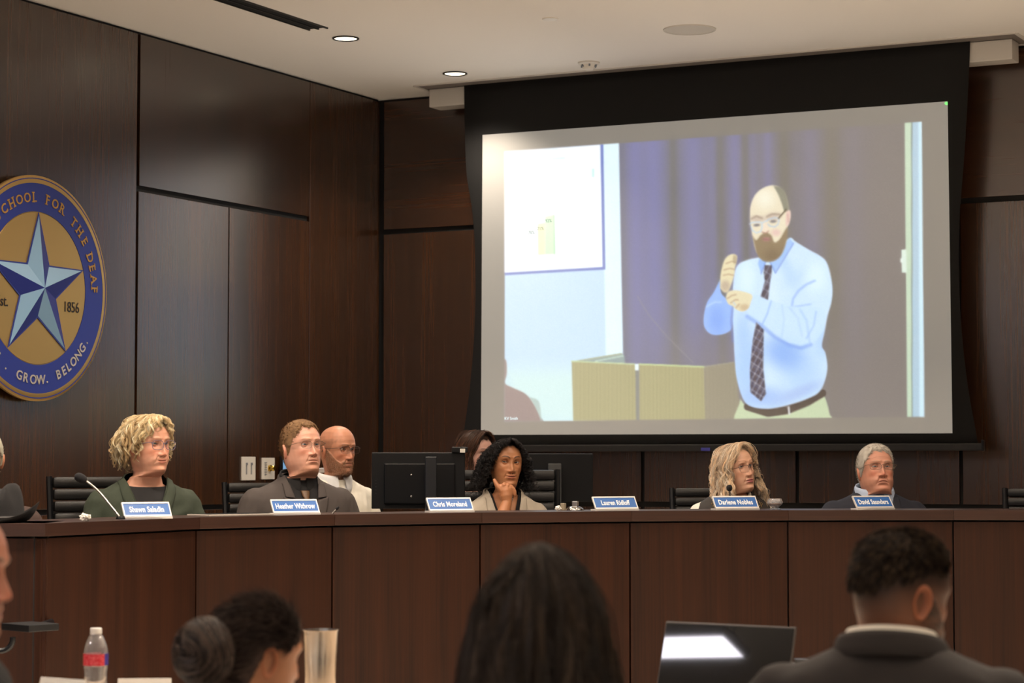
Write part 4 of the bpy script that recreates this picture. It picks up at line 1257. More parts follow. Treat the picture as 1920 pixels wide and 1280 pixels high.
def _build_head(P, res):
    """returns the grid (rows, cols, 3) in head space with colours and helper fields"""
    face = P.get('face', True)
    dz = 0.0014 / res if face else 0.003
    zs = np.concatenate([.125 - .075 * np.linspace(0, 1, int(46 * res)) ** 1.6, np.arange(.05 - dz, -.1115, -dz), np.linspace(-.112, -.128, 8), np.linspace(-.132, -.152, 6)])
    nc = int(220 * res) if face else 120
    u = np.linspace(-1, 1, nc, endpoint=False) + 1.0 / nc
    th = math.pi * (.58 * u + .42 * u ** 3) if face else math.pi * u
    Zg, Tg = np.meshgrid(zs, th, indexing='ij')
    yf, yb, w = prof(Zg, Z_F, Y_F), prof(Zg, Z_B, Y_B), prof(Zg, Z_W, W_W)
    w = w * (1 + (P.get('neck_w', 1.0) - 1) * sm(-.09, -.125, Zg)); yf = yf * (1 + (P.get('neck_w', 1.0) - 1) * .8 * sm(-.112, -.125, Zg))
    jaw = P.get('jaw', 1.0); w = w * (1 + (jaw - 1) * sm(.0, -.07, Zg))
    s, c = np.sin(Tg), np.cos(Tg)
    n = 2.25
    X = w * np.sign(s) * np.abs(s) ** (2 / n)
    Y = np.where(c > 0, yf, yb) * np.sign(c) * np.abs(c) ** (2 / n)
    X[0] = 0; Y[0] = -.012
    front = sm(0.05, .45, c)
    x, z = X.copy(), Zg.copy()
    age = P.get('age', 0.3)
    if face:
        g = lambda cx, cz, sx, sz: np.exp(-((np.abs(x) - cx) / sx) ** 2 - ((z - cz) / sz) ** 2)
        D = 0
        D = D + .0045 * g(.026, .030, .022, .009) - .002 * g(0, .028, .010, .010)
        D = D - .0105 * g(.030, .011, .017, .011)
        D = D + .0045 * g(.046, -.016, .016, .014)
        D = D - .004 * g(.044, -.052, .014, .020) * P.get('gaunt', .5)
        D = D + .006 * g(.042, -.055, .02, .02) * P.get('jowl', 0)
        # nose
        nz = [.024, .014, .004, -.006, -.016, -.024, -.030, -.035, -.039, -.043, -.047]
        nh = [0, .0035, .0075, .012, .017, .0205, .0215, .0195, .012, .004, 0]
        h = np.interp(z, nz[::-1], nh[::-1]) * P.get('nose', 1.0)
        sg = np.interp(z, [-.047, -.03, -.015, .005, .02], [.0120, .0105, .0085, .0068, .0080]) * P.get('nose_w', 1.0)
        D = D + h * np.exp(-np.abs(x / sg) ** 2.3)
        nw = .0140 * P.get('nose_w', 1.0)
        D = D + .0085 * g(nw, -.0335, .0055, .0062) * P.get('nose', 1.0)
        D = D - .0055 * g(.007, -.0425, .0035, .0025)
        # mouth
        mw = P.get('mouth_w', .0245); zm = -.0595
        cur = P.get('smile', 0.0) * (np.abs(x) / mw) ** 2 * .006
        lat = np.clip(1 - (np.abs(x) / mw) ** 2.2, 0, 1)
        dzm = z - zm - cur
        lp = P.get('lips', 1.0)
        D = D + lp * .0050 * lat * np.exp(-((dzm - .0048) / .0042) ** 2)
        D = D + lp * .0056 * lat * np.exp(-((dzm + .0062) / .0052) ** 2)
        D = D - .0042 * np.clip(1 - (np.abs(x) / (mw * 1.06)) ** 3, 0, 1) * np.exp(-(dzm / .0016) ** 2)
        D = D - .0022 * np.exp(-((np.abs(x) - mw * 1.05) / .005) ** 2 - (dzm / .006) ** 2)
        D = D + .0045 * g(0, -.094, .017, .011) - .003 * g(0, -.078, .018, .005)
        # folds from nose to mouth corner
        fx = .019 + (-.038 - z) * .40 + .004 * P.get('smile', 0)
        fold = np.exp(-((np.abs(x) - fx) / .0030) ** 2) * sm(-.072, -.062, z) * (1 - sm(-.040, -.033, z))
        D = D - fold * (.0012 + .0026 * age)
        D = D + .0028 * np.exp(-((np.abs(x) - fx - .011) / .010) ** 2) * sm(-.07, -.05, z) * (1 - sm(-.03, -.02, z)) * (age + max(0, P.get('smile', 0)))
        D = D - .0016 * age * g(.030, -.004, .014, .003)
        Y = Y + D * front
        # eyes
        ex, ez = .0305, .0115
        ey0 = prof(np.array([ez]), Z_F, Y_F)[0] * (1 - (ex / .0755) ** n) ** (1 / n) - .0105
        R = .0120
        eyec = ey0 - R + .0058
        op = P.get('open', 1.0)
        lash = np.zeros_like(z); inside = np.zeros_like(z)
        for sgn in (-1, 1):
            dx, dz_ = x * sgn - ex, z - ez
            r = np.hypot(dx, dz_)
            sph = eyec + np.sqrt(np.clip((R + .0013) ** 2 - r ** 2, 0, None))
            wl = (1 - sm(.0085, .0150, r)) * (c > 0)
            Y = np.where(wl > 0, Y * (1 - wl) + np.maximum(sph, Y - .02) * wl, Y)
            tilt = .10 * dx
            upl = .0056 * op * np.clip(1 - np.abs(dx / .0140) ** 2.2, 0, None) + tilt
            lol = -.0040 * op * np.clip(1 - np.abs(dx / .0140) ** 2.2, 0, None) + tilt
            opn = sm(-.0006, .0006, upl - dz_) * sm(-.0006, .0006, dz_ - lol) * (np.abs(dx) < .0140) * (c > 0)
            Y = Y - .0055 * opn
            inside = np.maximum(inside, opn)
            lash = np.maximum(lash, np.exp(-((dz_ - upl - .0006) / .0011) ** 2) * (np.abs(dx) < .0145) * (c > 0))
            lash = np.maximum(lash, .45 * np.exp(-((dz_ - lol + .0003) / .0008) ** 2) * (np.abs(dx) < .0140) * (c > 0))
            crease = np.exp(-((dz_ - upl - .0042) / .0012) ** 2) * (np.abs(dx) < .014) * (c > 0)
            Y = Y - .0012 * crease
    V = np.stack([X, Y, Zg], -1)
    # ---- colours
    sk = lin(P['skin'])
    red = np.array([1.06, .88, .82]); C = np.ones(V.shape) * sk
    def mixc(m, col):
        nonlocal C
        m = np.clip(m, 0, 1)[..., None]; C = C * (1 - m) + np.asarray(col) * m
    blot = vnoise(V.reshape(-1, 3), 55, 3).reshape(Zg.shape)
    C = C * (1 + .05 * blot[..., None])
    hm = sm(-.010, .014, Zg - hairline(Tg, P) + .006 * vnoise(V.reshape(-1, 3), 120, 5).reshape(Zg.shape))
    if face:
        rd = P.get('ruddy', .6)
        m = (g(.040, -.022, .02, .018) + .9 * g(0, -.030, .016, .012) + .4 * g(0, -.09, .03, .02)) * front
        mixc(m * .55 * rd, sk * red * np.array([1.02, .80, .75]))
        mixc(.35 * (g(.030, .004, .016, .008)) * front, sk * np.array([.78, .66, .62]))
        lipm = lat * (np.exp(-((dzm - .0040) / .0036) ** 4) + np.exp(-((dzm + .0052) / .0048) ** 4)) * front
        mixc(np.clip(lipm, 0, 1) * P.get('lip_a', .6), lin(P.get('lip', (176, 104, 92))))
        mixc(np.clip(1 - (np.abs(x) / mw) ** 3, 0, 1) * np.exp(-(dzm / .0013) ** 2) * front * .85, sk * .22)
        mixc(.85 * g(.007, -.0425, .0032, .0022) * front, sk * .25)
        br = P.get('brow', (92, 66, 48))
        bz = .0315 + .006 * np.clip(1 - ((np.abs(x) - .034) / .022) ** 2, -1, 1) * P.get('brow_arch', .7) + P.get('brow_up', 0)
        bw = np.interp(np.abs(x), [.010, .016, .036, .050], [.0026, .0042, .0034, .0010])
        brm = np.exp(-((z - bz) / bw) ** 4) * sm(.008, .013, np.abs(x)) * (1 - sm(.043, .051, np.abs(x))) * (c > 0)
        mixc(brm * P.get('brow_a', .8), lin(br))
        V[..., 1] += brm * .0012
        mixc(lash * P.get('lash', .75), np.array([.02, .014, .012]))
        mixc(inside, sk * .3)
        # forehead lines
        fl = sum(np.exp(-((z - zz_ - .003 * np.cos(x * 60)) / .0011) ** 2) for zz_ in (.050, .060, .070)) * (np.abs(x) < .045) * front
        V[..., 1] -= fl * .0008 * age
    if 'beard' in P:
        bc, ba, bt = P['beard']
        line = np.interp(np.abs(Tg), [0, .35, .62, .95, 1.25, 1.5, 1.75], [-.046, -.043, -.056, -.040, -.012, .012, -.06]) if not P.get('goatee') else np.interp(np.abs(Tg), [0, .30, .42, .7, 1.2], [-.046, -.046, -.070, -.086, -.10])
        bm_ = (1 - sm(-.006, .006, Zg - line)) * sm(-.150, -.118, Zg) * (1 - sm(1.5, 1.75, np.abs(Tg)))
        if face: bm_ = bm_ * (1 - np.clip(lipm * 1.4, 0, 1))
        bn = vnoise(V.reshape(-1, 3), 150, 9).reshape(Zg.shape)
        mixc(bm_ * ba * (.85 + .25 * bn), lin(bc) * 1.0)
        nrm_ = np.stack([X, Y, np.zeros_like(X)], -1); nrm_ /= np.linalg.norm(nrm_, axis=-1, keepdims=True) + 1e-9
        V = V + nrm_ * (bm_ * bt * (1 + .12 * bn))[..., None]
        V[..., 2] -= bm_ * bt * .8 * sm(-.07, -.11, Zg)
        P['_beard_mask'] = bm_
    if 'bald_top' in P: hm = hm * (1 - sm(P['bald_top'] - .012, P['bald_top'] + .012, Zg + .012 * vnoise(V.reshape(-1, 3), 60, 8).reshape(Zg.shape)))
    if P.get('bald'): hm = hm * 0
    if 'fade' in P:
        hl = hairline(Tg, P)
        mixc(sm(hl - P['fade'], hl + .005, Zg) ** .65 * (Zg > -.13) * .95, lin(P['hair']) * .9)
    mixc(hm * P.get('scalp', .9) * (Zg > -.13), lin(P['hair']) * .8)
    return V, C, Tg, Zg, hm


def ear_arrays(sgn, P):
    na, nr = 26, 7
    a = np.arange(na) * 2 * math.pi / na
    V, F = [], []
    rr = [0, .35, .62, .80, .93, 1.0, .92]
    hx = [.000, .0005, .002, .008, .0095, .006, -.003]
    for r, h in zip(rr, hx):
        oy = -.0165 * np.cos(a) * (1 - .28 * np.clip(-np.sin(a), 0, 1)); oz = .031 * np.sin(a) * (1 + .05 * np.cos(a))
        V.append(np.stack([np.full(na, h), oy * r - .002, oz * r], 1))
    V = np.concatenate(V)
    i = np.arange(nr - 1)[:, None] * na; j = np.arange(na)[None, :]
    F = np.stack([i + j, i + (j + 1) % na, i + na + (j + 1) % na, i + na + j], -1).reshape(-1, 4)
    k = P.get('ear', 1.0)
    V = V * k
    V = V @ rz(math.radians(-28)).T @ ry(math.radians(6)).T
    V = V + np.array([.0735, -.010, -.004])
    V[:, 0] *= sgn
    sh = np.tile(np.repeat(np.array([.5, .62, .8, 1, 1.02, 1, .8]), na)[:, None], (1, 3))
    return V, F, sh


TORSO = [(.045, .062, .047, .066), (.028, .070, .050, .073), (.012, .088, .055, .080), (-.006, .122, .060, .087), (-.022, .152, .066, .093), (-.042, .178, .076, .099), (-.07, .193, .090, .105),
         (-.12, .198, .108, .110), (-.20, .190, .118, .112), (-.32, .180, .122, .110), (-.46, .182, .128, .110), (-.58, .172, .120, .105), (-.62, .12, .08, .07)]


def torso_rows(off=0.0, sw=1.0, sd=1.0, rows=TORSO, belly=0.0):
    return [(z, w * (1 + (sw - 1) * sm(.02, -.05, z)) + off, yf * (1 + (sd - 1) * sm(.02, -.05, z)) + off + belly * math.exp(-((z + .36) / .16) ** 2), yb * (1 + (sd - 1) * sm(.02, -.05, z)) + off) for z, w, yf, yb in rows]


def ring_pts(z, w, yf, yb, n=64, e=2.35):
    a = np.arange(n) * 2 * math.pi / n
    s, c = np.sin(a), np.cos(a)
    return np.stack([w * np.sign(s) * np.abs(s) ** (2 / e), np.where(c > 0, yf, yb) * np.sign(c) * np.abs(c) ** (2 / e), np.full(n, z)], 1)


def capsule_mb(mb, pts, rad, n=16, m=14):
    q = smooth_path(pts, m); r = np.interp(np.linspace(0, 1, m), np.linspace(0, 1, len(rad)), rad)
    t0 = q[0] - q[1]; t0 /= np.linalg.norm(t0); t1 = q[-1] - q[-2]; t1 /= np.linalg.norm(t1)
    q = np.concatenate([[q[0] + t0 * r[0] * .9, q[0] + t0 * r[0] * .6], q, [q[-1] + t1 * r[-1] * .6, q[-1] + t1 * r[-1] * .9]])
    r = np.concatenate([[r[0] * .35, r[0] * .78], r, [r[-1] * .78, r[-1] * .35]])
    mb.tube(q, r, n)


def remesh(mb, voxel, smooth_it=6):
    me = mesh_data('tmp', np.concatenate(mb.V), [np.concatenate(f) for f in mb.F.values()], smooth=True)
    bm = bmesh.new(); bm.from_mesh(me); bmesh.ops.recalc_face_normals(bm, faces=bm.faces); bm.to_mesh(me); bm.free()
    o = link('tmp', me)
    r = o.modifiers.new('r', 'REMESH'); r.mode = 'VOXEL'; r.voxel_size = voxel; r.use_smooth_shade = True
    if smooth_it:
        s_ = o.modifiers.new('s', 'SMOOTH'); s_.iterations = smooth_it; s_.factor = 0.5
    dg = bpy.context.evaluated_depsgraph_get()
    out = bpy.data.meshes.new_from_object(o.evaluated_get(dg))
    bpy.data.objects.remove(o); bpy.data.meshes.remove(me)
    return out


def torso_arm_shapes(off, P, arms=True):
    mb = MB()
    sw, sd = P.get('sw', 1.0), P.get('sd', 1.0)
    rows = torso_rows(off, sw, sd, belly=P.get('belly', 0.0))
    n = 64
    V = np.concatenate([ring_pts(*r, n=n) for r in rows]); m = len(rows)
    i = np.arange(m - 1)[:, None] * n; j = np.arange(n)[None, :]; k = (j + 1) % n
    mb.add(V, [np.stack([i + j, i + n + j, i + n + k, i + k], -1).reshape(-1, 4), np.arange(n)[None, :], (np.arange(n) + (m - 1) * n)[::-1][None, :]])
    if arms:
        d = dict(R=[(.172 * sw, -.008, -.088), (.235 * sw, .03, -.28), (.13, .25, -.235)], L=[(-.172 * sw, -.008, -.088), (-.235 * sw, .03, -.28), (-.13, .25, -.235)])
        d.update(P.get('arms', {}))
        for pts in d.values():
            if pts is None: continue
            p = [np.array(q) for q in pts]
            mid = [p[0], p[0] * .5 + p[1] * .5, p[1], p[1] * .45 + p[2] * .55, p[2]]
            capsule_mb(mb, mid, [.058 * P.get('arm', 1) + off, .052 * P.get('arm', 1) + off, .046 * P.get('arm', 1) + off, .042 + off, .034 + off])
    return mb


def cut_planes(bm, keep_fn, planes):
    for co, no in planes:
        bmesh.ops.bisect_plane(bm, geom=bm.verts[:] + bm.edges[:] + bm.faces[:], plane_co=co, plane_no=no)
    bm.faces.ensure_lookup_table()
    dead = [f for f in bm.faces if not keep_fn(f.calc_center_median(), f.normal)]
    bmesh.ops.delete(bm, geom=dead, context='FACES')


def garment(name, P, root, T, off, material, v=None, neck=None, arms=True, voxel=.010, wrinkle=.004, seed=0, open_bottom=False):
    """v = (half width at top, z of top, z of the V's point, x of the point) opening; neck = (z at front, z at back) cut of the neckline"""
    me = remesh(torso_arm_shapes(off, P, arms), voxel)
    bm = bmesh.new(); bm.from_mesh(me); bpy.data.meshes.remove(me)
    V = np.array([q.co for q in bm.verts]); N = np.array([q.normal for q in bm.verts])
    w = vnoise(V * np.array([1, 1, .55]), 24, seed) * .6 + vnoise(V * np.array([1, .8, .5]), 48, seed + 4) * .4
    w = w * sm(.03, -.10, V[:, 2]) * wrinkle
    V2 = V + N * w[:, None]
    for q, p in zip(bm.verts, V2): q.co = p
    bvh = BVHTree.FromBMesh(bm)
    if neck is not None:
        zf, zb = neck
        co = Vector((0, .05, zf)); no = Vector((0, -(zf - zb) / .11, 1)).normalized()
        bmesh.ops.bisect_plane(bm, geom=bm.verts[:] + bm.edges[:] + bm.faces[:], plane_co=co, plane_no=no, clear_outer=True)
    if v is not None:
        hw, zt, zp, xp = v
        pl_ = []
        for s_ in (-1, 1):
            dvec = Vector((s_ * hw - xp, 0, zt - zp)).normalized()
            pl_.append((Vector((xp, 0, zp)), Vector((dvec.z, 0, -dvec.x))))
        def keep(c, n_):
            if c.y < .0: return True
            t = (c.z - zp) / (zt - zp)
            if t <= 0: return True
            return not (xp + (-hw - xp) * t < c.x < xp + (hw - xp) * t)
        cut_planes(bm, keep, pl_)
    V = np.array([q.co for q in bm.verts])
    bm.verts.index_update()
    d = {}
    for f in bm.faces: d.setdefault(len(f.verts), []).append([q.index for q in f.verts])
    bm.free()
    o = link(name, mesh_data(name, T(V), [np.array(x) for x in d.values()], mats=[material]), root)
    return o, bvh


def drape(name, root, T, bvh, left_, right_, material, off=.004, thick=.003, n=24, m=7, puff=.002, side=1):
    """a cloth strip between two (x, z) outlines laid on a garment's front (side=1) or back (side=-1)"""
    a = smooth_path(np.array([(p[0], p[1], 0) for p in left_]), n)[:, :2]
    b = smooth_path(np.array([(p[0], p[1], 0) for p in right_]), n)[:, :2]
    G = np.zeros((n, m, 3)); last = .06
    for i in range(n):
        for j in range(m):
            t = j / (m - 1); x, z = a[i] * (1 - t) + b[i] * t
            h = bvh.ray_cast(Vector((x, side * 1.0, z)), Vector((0, -side, 0)))
            if h[0] is not None: last = h[0].y
            G[i, j] = (x, last + side * (off + puff * math.sin(math.pi * t)), z)
    # gentle smoothing of depth
    for _ in range(3):
        G[1:-1, :, 1] = (G[:-2, :, 1] + 2 * G[1:-1, :, 1] + G[2:, :, 1]) / 4
    B = G.copy(); B[..., 1] -= side * thick
    V = np.concatenate([G.reshape(-1, 3), B.reshape(-1, 3)]); N1 = n * m
    idx = np.arange(N1).reshape(n, m)
    q1 = np.stack([idx[:-1, :-1], idx[:-1, 1:], idx[1:, 1:], idx[1:, :-1]], -1).reshape(-1, 4)
    rim = np.concatenate([idx[0, :], idx[1:, -1], idx[-1, -2::-1], idx[-2:0:-1, 0]])
    q3 = np.stack([rim, rim + N1, np.roll(rim, -1) + N1, np.roll(rim, -1)], -1)
    return link(name, mesh_data(name, T(V), [q1, q1[:, ::-1] + N1, q3], mats=[material]), root)


def collar(name, root, T, material, rxx=.066, ryf=.056, ryb=.072, z0=-.004, h=.040, tilt=.030, gap=.22, fold=.014, drop=.03, point=.0, taper=0.0):
    """folded shirt or jacket collar: a stand that rises round the neck and turns down again; gap = half opening angle at the front"""
    n = 56
    a = np.linspace(gap, 2 * math.pi - gap, n)
    s, c = np.sin(a), np.cos(a)
    fr = (c + 1) / 2
    rad = np.where(c > 0, ryf, ryb)
    tp = sm(0, taper, a - gap) * sm(0, taper, 2 * math.pi - gap - a) if taper else np.ones(n)
    rows = []
    for (k, out, zz) in ((0, .000, 0.0), (1, .001, .5), (2, .002, .95), (3, .006, 1.03), (4, fold * .8, .8), (5, fold, .35), (6, fold + .004, .0), (7, fold + .001, -.02), (8, fold * .6, .5)):
        z = z0 - tilt * fr + zz * h * (.15 + .85 * tp) - (drop * fr ** 3 * max(0, 1 - max(0, zz)) if k >= 4 else 0)
        o_ = out + (point * fr ** 4 if k in (5, 6, 7) else 0)
        rows.append(np.stack([(rxx + o_) * s, (rad + o_) * c, z], 1))
    V = np.concatenate(rows); m = len(rows)
    i = np.arange(m - 1)[:, None] * n; j = np.arange(n - 1)[None, :]
    F = np.stack([i + j, i + j + 1, i + n + j + 1, i + n + j], -1).reshape(-1, 4)
    return link(name, mesh_data(name, T(V), F, mats=[material]), root)


def glasses(root, TH, material, P, w=.056, h=.034, y=.100, z=.008, rnd=3.0, rim=.0013, rimless_low=False, temple=True, lens_only=False):
    """frame with two lens rims, bridge and side arms, in head space"""
    mb = MB(); cx = .0335
    a = np.linspace(0, 2 * math.pi, 37)
    lens = []
    for s in (-1, 1):
        X = s * cx + w / 2 * np.sign(np.cos(a)) * np.abs(np.cos(a)) ** (2 / rnd)
        Z = z + h / 2 * np.sign(np.sin(a)) * np.abs(np.sin(a)) ** (2 / rnd) - .10 * np.abs(np.abs(X) - cx) * 0
        Yy = y - .10 * (np.abs(X) - .01) * (np.abs(X) > .01) * np.abs(X) / .06
        pts = np.stack([X, Yy, Z], 1)
        r = np.full(37, rim)
        if rimless_low: r = np.where(np.sin(a) > -.2, rim, rim * .35)
        mb.tube(pts, r, 6, caps=False)
        lens.append(pts)
    mb.tube(smooth_path([(-(cx - w / 2), y, z + h * .15), (0, y + .004, z + h * .24), (cx - w / 2, y, z + h * .15)], 10), rim * 1.1, 6)
    if temple:
        for s in (-1, 1):
            x0 = s * (cx + w / 2)
            mb.tube(smooth_path([(x0, y - .0068, z + h * .28), (s * .074, y - .018, z + h * .28), (s * .0795, .03, z + h * .20), (s * .080, -.005, z + .008), (s * .079, -.024, z - .012)], 18), rim * 1.05, 6)
    V = np.concatenate(mb.V)
    o = link('eyeglasses', mesh_data('eyeglasses', TH(V), [np.concatenate(f) for f in mb.F.values()], mats=[material]), root)
    for pts in lens:
        c = pts.mean(0); Vl = np.concatenate([[c + [0, .0006, 0]], pts[:-1] * .99 + c * .01])
        k = len(pts) - 1; jj = np.arange(k)
        F = np.stack([np.zeros(k, int), 1 + jj, 1 + (jj + 1) % k], 1)
        lo = link('lens', mesh_data('lens', TH(Vl), F, mats=[LENS]), o)
    return o


class Person:
    """one seated figure: body (head, neck, chest in one surface) plus hair, clothes and glasses as its parts"""
    def __init__(s, label, P, u, v, d, turn, pitch=0, roll=0, torso_turn=None, lean=0, landmark=(0, .088, .0115), scale=1.0, neck=.165, seat=PLAT, chair_top=None, name='person'):
        s.P = P; s.k = scale
        R = frame(facing(turn)) @ rx(math.radians(pitch)) @ ry(math.radians(roll))
        tgt = at(u, v, d)
        s.RH = R; s.O = tgt - R @ (np.array(landmark) * scale)
        tt = turn if torso_turn is None else torso_turn
        s.RT = frame(facing(tt)) @ rx(math.radians(-lean))
        s.N = s.O + (R @ np.array([0, -.020, -.02]) + s.RT @ np.array([0, -.006, -(neck - .02)])) * scale
        base = s.N + s.RT @ np.array([0, 0, -.60])
        s.base = np.array([base[0], base[1], seat]); s.turn = tt
        s.root = thing(name, label, 'person', tuple(s.base))
        P.setdefault('sw', 1.0)
        s.TH = lambda V: np.asarray(V) * s.k @ s.RH.T + s.O - s.base
        s.TT = lambda V: np.asarray(V) @ s.RT.T + s.N - s.base
        s.body()

    def body(s):
        P = s.P
        V, C, Tg, Zg, hm = build_head(P)
        s.grid, s.hm, s.Tg, s.Zg = V, hm, Tg, Zg
        nr, nc, _ = V.shape
        Vh = s.TH(V.reshape(-1, 3)).reshape(nr, nc, 3)
        # the same rows seen as part of the trunk, for the lower neck
        Vt = s.TT((V.reshape(-1, 3) - np.array([0, -.022, -.175])) * s.k).reshape(nr, nc, 3)
        w = sm(-.156, -.108, Zg)[..., None]
        W = Vh * w + Vt * (1 - w)
        # chest rows
        th = Tg[0]
        rows, cols_ = [], []
        for (z, wd, yf, yb) in torso_rows(-.010, P['sw'] * .97, P.get('sd', 1.0))[2:]:
            s_, c_ = np.sin(th), np.cos(th); e = 2.35
            ring = np.stack([wd * np.sign(s_) * np.abs(s_) ** (2 / e), np.where(c_ > 0, yf, yb) * np.sign(c_) * np.abs(c_) ** (2 / e), np.full(nc, z - .012)], 1)
            if 'bust' in P:
                ring[:, 1] += P['bust'] * np.exp(-((z + .17) / .06) ** 2) * np.exp(-((np.abs(ring[:, 0]) - .07) / .05) ** 2) * (c_ > 0)
            rows.append(s.TT(ring)); cols_.append(np.ones((nc, 3)) * lin(P['skin']) * P.get('chest_tone', 1.0))
        A = np.concatenate([W.reshape(-1, 3)] + rows); CC = np.concatenate([C.reshape(-1, 3)] + cols_)
        nt = nr + len(rows)
        i = np.arange(nt - 1)[:, None] * nc; j = np.arange(nc)[None, :]; k = (j + 1) % nc
        F = [np.stack([i + j, i + nc + j, i + nc + k, i + k], -1).reshape(-1, 4), ((nt - 1) * nc + np.arange(nc))[None, ::-1]]
        mb_V, mb_F, mb_C = [A], [F[0]], [CC]
        n = len(A)
        for sg in (-1, 1):
            if P.get('ears', True):
                Ve, Fe, sh = ear_arrays(sg, P)
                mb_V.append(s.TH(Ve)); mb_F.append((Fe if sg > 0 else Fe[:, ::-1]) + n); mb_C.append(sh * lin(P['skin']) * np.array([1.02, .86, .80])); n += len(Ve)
        for Vx, Fx, Cx in (P['extra_fn'](s) if 'extra_fn' in P else []):
            mb_V.append(Vx); mb_F.append(Fx + n); mb_C.append(Cx); n += len(Vx)
        me = mesh_data('body', np.concatenate(mb_V), [np.concatenate(mb_F), F[1]], cols=np.concatenate(mb_C), mats=[SKIN])
        s.bodyobj = link('body', me, s.root)
        if P.get('face', True):
            ex, ez, n_, R = .0305, .0115, 2.25, .0120
            ey = prof(np.array([ez]), Z_F, Y_F)[0] * (1 - (ex / .0755) ** n_) ** (1 / n_) - .0105 - R + .0058
            bm = bmesh.new(); bmesh.ops.create_uvsphere(bm, u_segments=24, v_segments=18, radius=R); Ve, Fe = bm_arrays(bm); bm.free()
            gz = np.array(P.get('gaze', (0, 1, 0)), float); gz /= np.linalg.norm(gz)
            ang = np.arccos(np.clip(Ve @ gz / R, -1, 1)) * R
            iris = lin(P.get('iris', (84, 62, 44)))
            Ce = np.ones((len(Ve), 3)) * np.array([.38, .345, .32])
            Ce[ang < .0062] = iris; Ce[ang < .0028] = .01
            for sg in (-1, 1):
                link('eye', mesh_data('eye', s.TH(Ve + np.array([sg * ex, ey, ez])), Fe, cols=Ce, mats=[EYE_M]), s.root)

    # ---------------- hair
    def short_hair(s, thick=.012, length=.016, count=2600, flow=(0, .3, .5), lift=.5, colors=None, thick_fn=None, name='hair', rad=.00075, dull=True, min_z=-.2):
        V, hm, Tg, Zg = s.grid, s.hm, s.Tg, s.Zg
        nr, nc, _ = V.shape
        ctr = np.array([0, -.008, .015])
        nrm = V - ctr; nrm /= np.linalg.norm(nrm, axis=-1, keepdims=True) + 1e-9
        tf = thick * np.ones_like(Zg) if thick_fn is None else thick_fn(V, Tg, Zg)
        m = sm(.25, .75, hm) * (Zg > min_z)
        ns = vnoise(V.reshape(-1, 3) * np.array([1, .5, 1]), 190, 2).reshape(Zg.shape)
        Sh = V + nrm * (tf * m * (1 + .06 * ns) - .0015 * (m < .05))[..., None]
        cols = np.array(colors if colors is not None else [s.P['hair']])
        cl = lin(cols)
        mix = np.clip(.5 + .5 * ns, 0, 1)[..., None]
        C = cl[0] * (1 - mix) + cl[-1] * mix
        i = np.arange(nr - 1)[:, None] * nc; j = np.arange(nc)[None, :]; k = (j + 1) % nc
        F = np.stack([i + j, i + nc + j, i + nc + k, i + k], -1).reshape(-1, 4)
        mv = (m > .04).reshape(-1); F = F[mv[F].any(1)]
        keep = np.unique(F); remap = -np.ones(nr * nc, int); remap[keep] = np.arange(len(keep))
        Vs, Fs, Cs = Sh.reshape(-1, 3)[keep], remap[F], C.reshape(-1, 3)[keep]
        # tufts
        wgt = (m * (np.abs(np.gradient(Tg, axis=1)) + .004) * np.where(Zg > .05, 1.0, .8)).reshape(-1)
        area = np.linalg.norm(np.cross(np.gradient(V, axis=0), np.gradient(V, axis=1)), axis=-1).reshape(-1)
        wgt = m.reshape(-1) * area + 1e-12
        pick = RNG.choice(nr * nc, count, p=wgt / wgt.sum())
        root = Sh.reshape(-1, 3)[pick] - nrm.reshape(-1, 3)[pick] * .003
        nn_ = nrm.reshape(-1, 3)[pick]
        fl = np.array(flow, float); fl = np.tile(fl, (count, 1)) if fl.ndim == 1 else fl
        if callable(getattr(s, 'flow_fn', None)): fl = s.flow_fn(root)
        fl = fl - nn_ * (fl * nn_).sum(1, keepdims=True)
        fl = fl / (np.linalg.norm(fl, axis=1, keepdims=True) + 1e-6)
        dirv = nn_ * lift + fl + RNG.normal(size=(count, 3)) * .22
        dirv /= np.linalg.norm(dirv, axis=1, keepdims=True)
        Ln = length * (0.6 + .7 * RNG.random(count)) * (0.35 + .65 * m.reshape(-1)[pick])
        t = np.linspace(0, 1, 4)
        bend = fl / (np.linalg.norm(fl, axis=1, keepdims=True) + 1e-9)
        Pn = root[:, None, :] + Ln[:, None, None] * (t[None, :, None] * dirv[:, None, :] + (t ** 2)[None, :, None] * .45 * bend[:, None, :])
        Rr = rad * np.array([1, 1, .8, .25])[None, :] * np.ones((count, 1)) * 1.6
        Vt, Ft = strands_mesh(Pn, Rr, 3)
        ct = cl[RNG.integers(0, len(cl), count)] * (.8 + .4 * RNG.random((count, 1)))
        Ct = np.repeat(ct, 12, 0)
        A = np.concatenate([Vs, Vt]); CC = np.concatenate([Cs, Ct])
        return link(name, mesh_data(name, s.TH(A), np.concatenate([Fs, Ft + len(Vs)]), cols=CC, mats=[HAIR_DULL if dull else HAIR]), s.root)

    def beard_hair(s, colors, count=1800, length=.008):
        V = s.grid; m = s.P['_beard_mask']; nr, nc, _ = V.shape
        area = np.linalg.norm(np.cross(np.gradient(V, axis=0), np.gradient(V, axis=1)), axis=-1)
        w = (m ** 2 * area).reshape(-1); pick = RNG.choice(nr * nc, count, p=w / w.sum())
        r = V.reshape(-1, 3)[pick]
        nn_ = r - np.array([0, -.01, 0]) ; nn_[:, 2] *= .3; nn_ /= np.linalg.norm(nn_, axis=1, keepdims=True)
        d = nn_ * .55 + np.array([0, .1, -1.0]) + RNG.normal(size=(count, 3)) * .25; d /= np.linalg.norm(d, axis=1, keepdims=True)
        t = np.linspace(0, 1, 3); Ln = length * (.5 + RNG.random(count))
        Pn = r[:, None] - nn_[:, None] * .0008 + Ln[:, None, None] * t[None, :, None] * d[:, None]
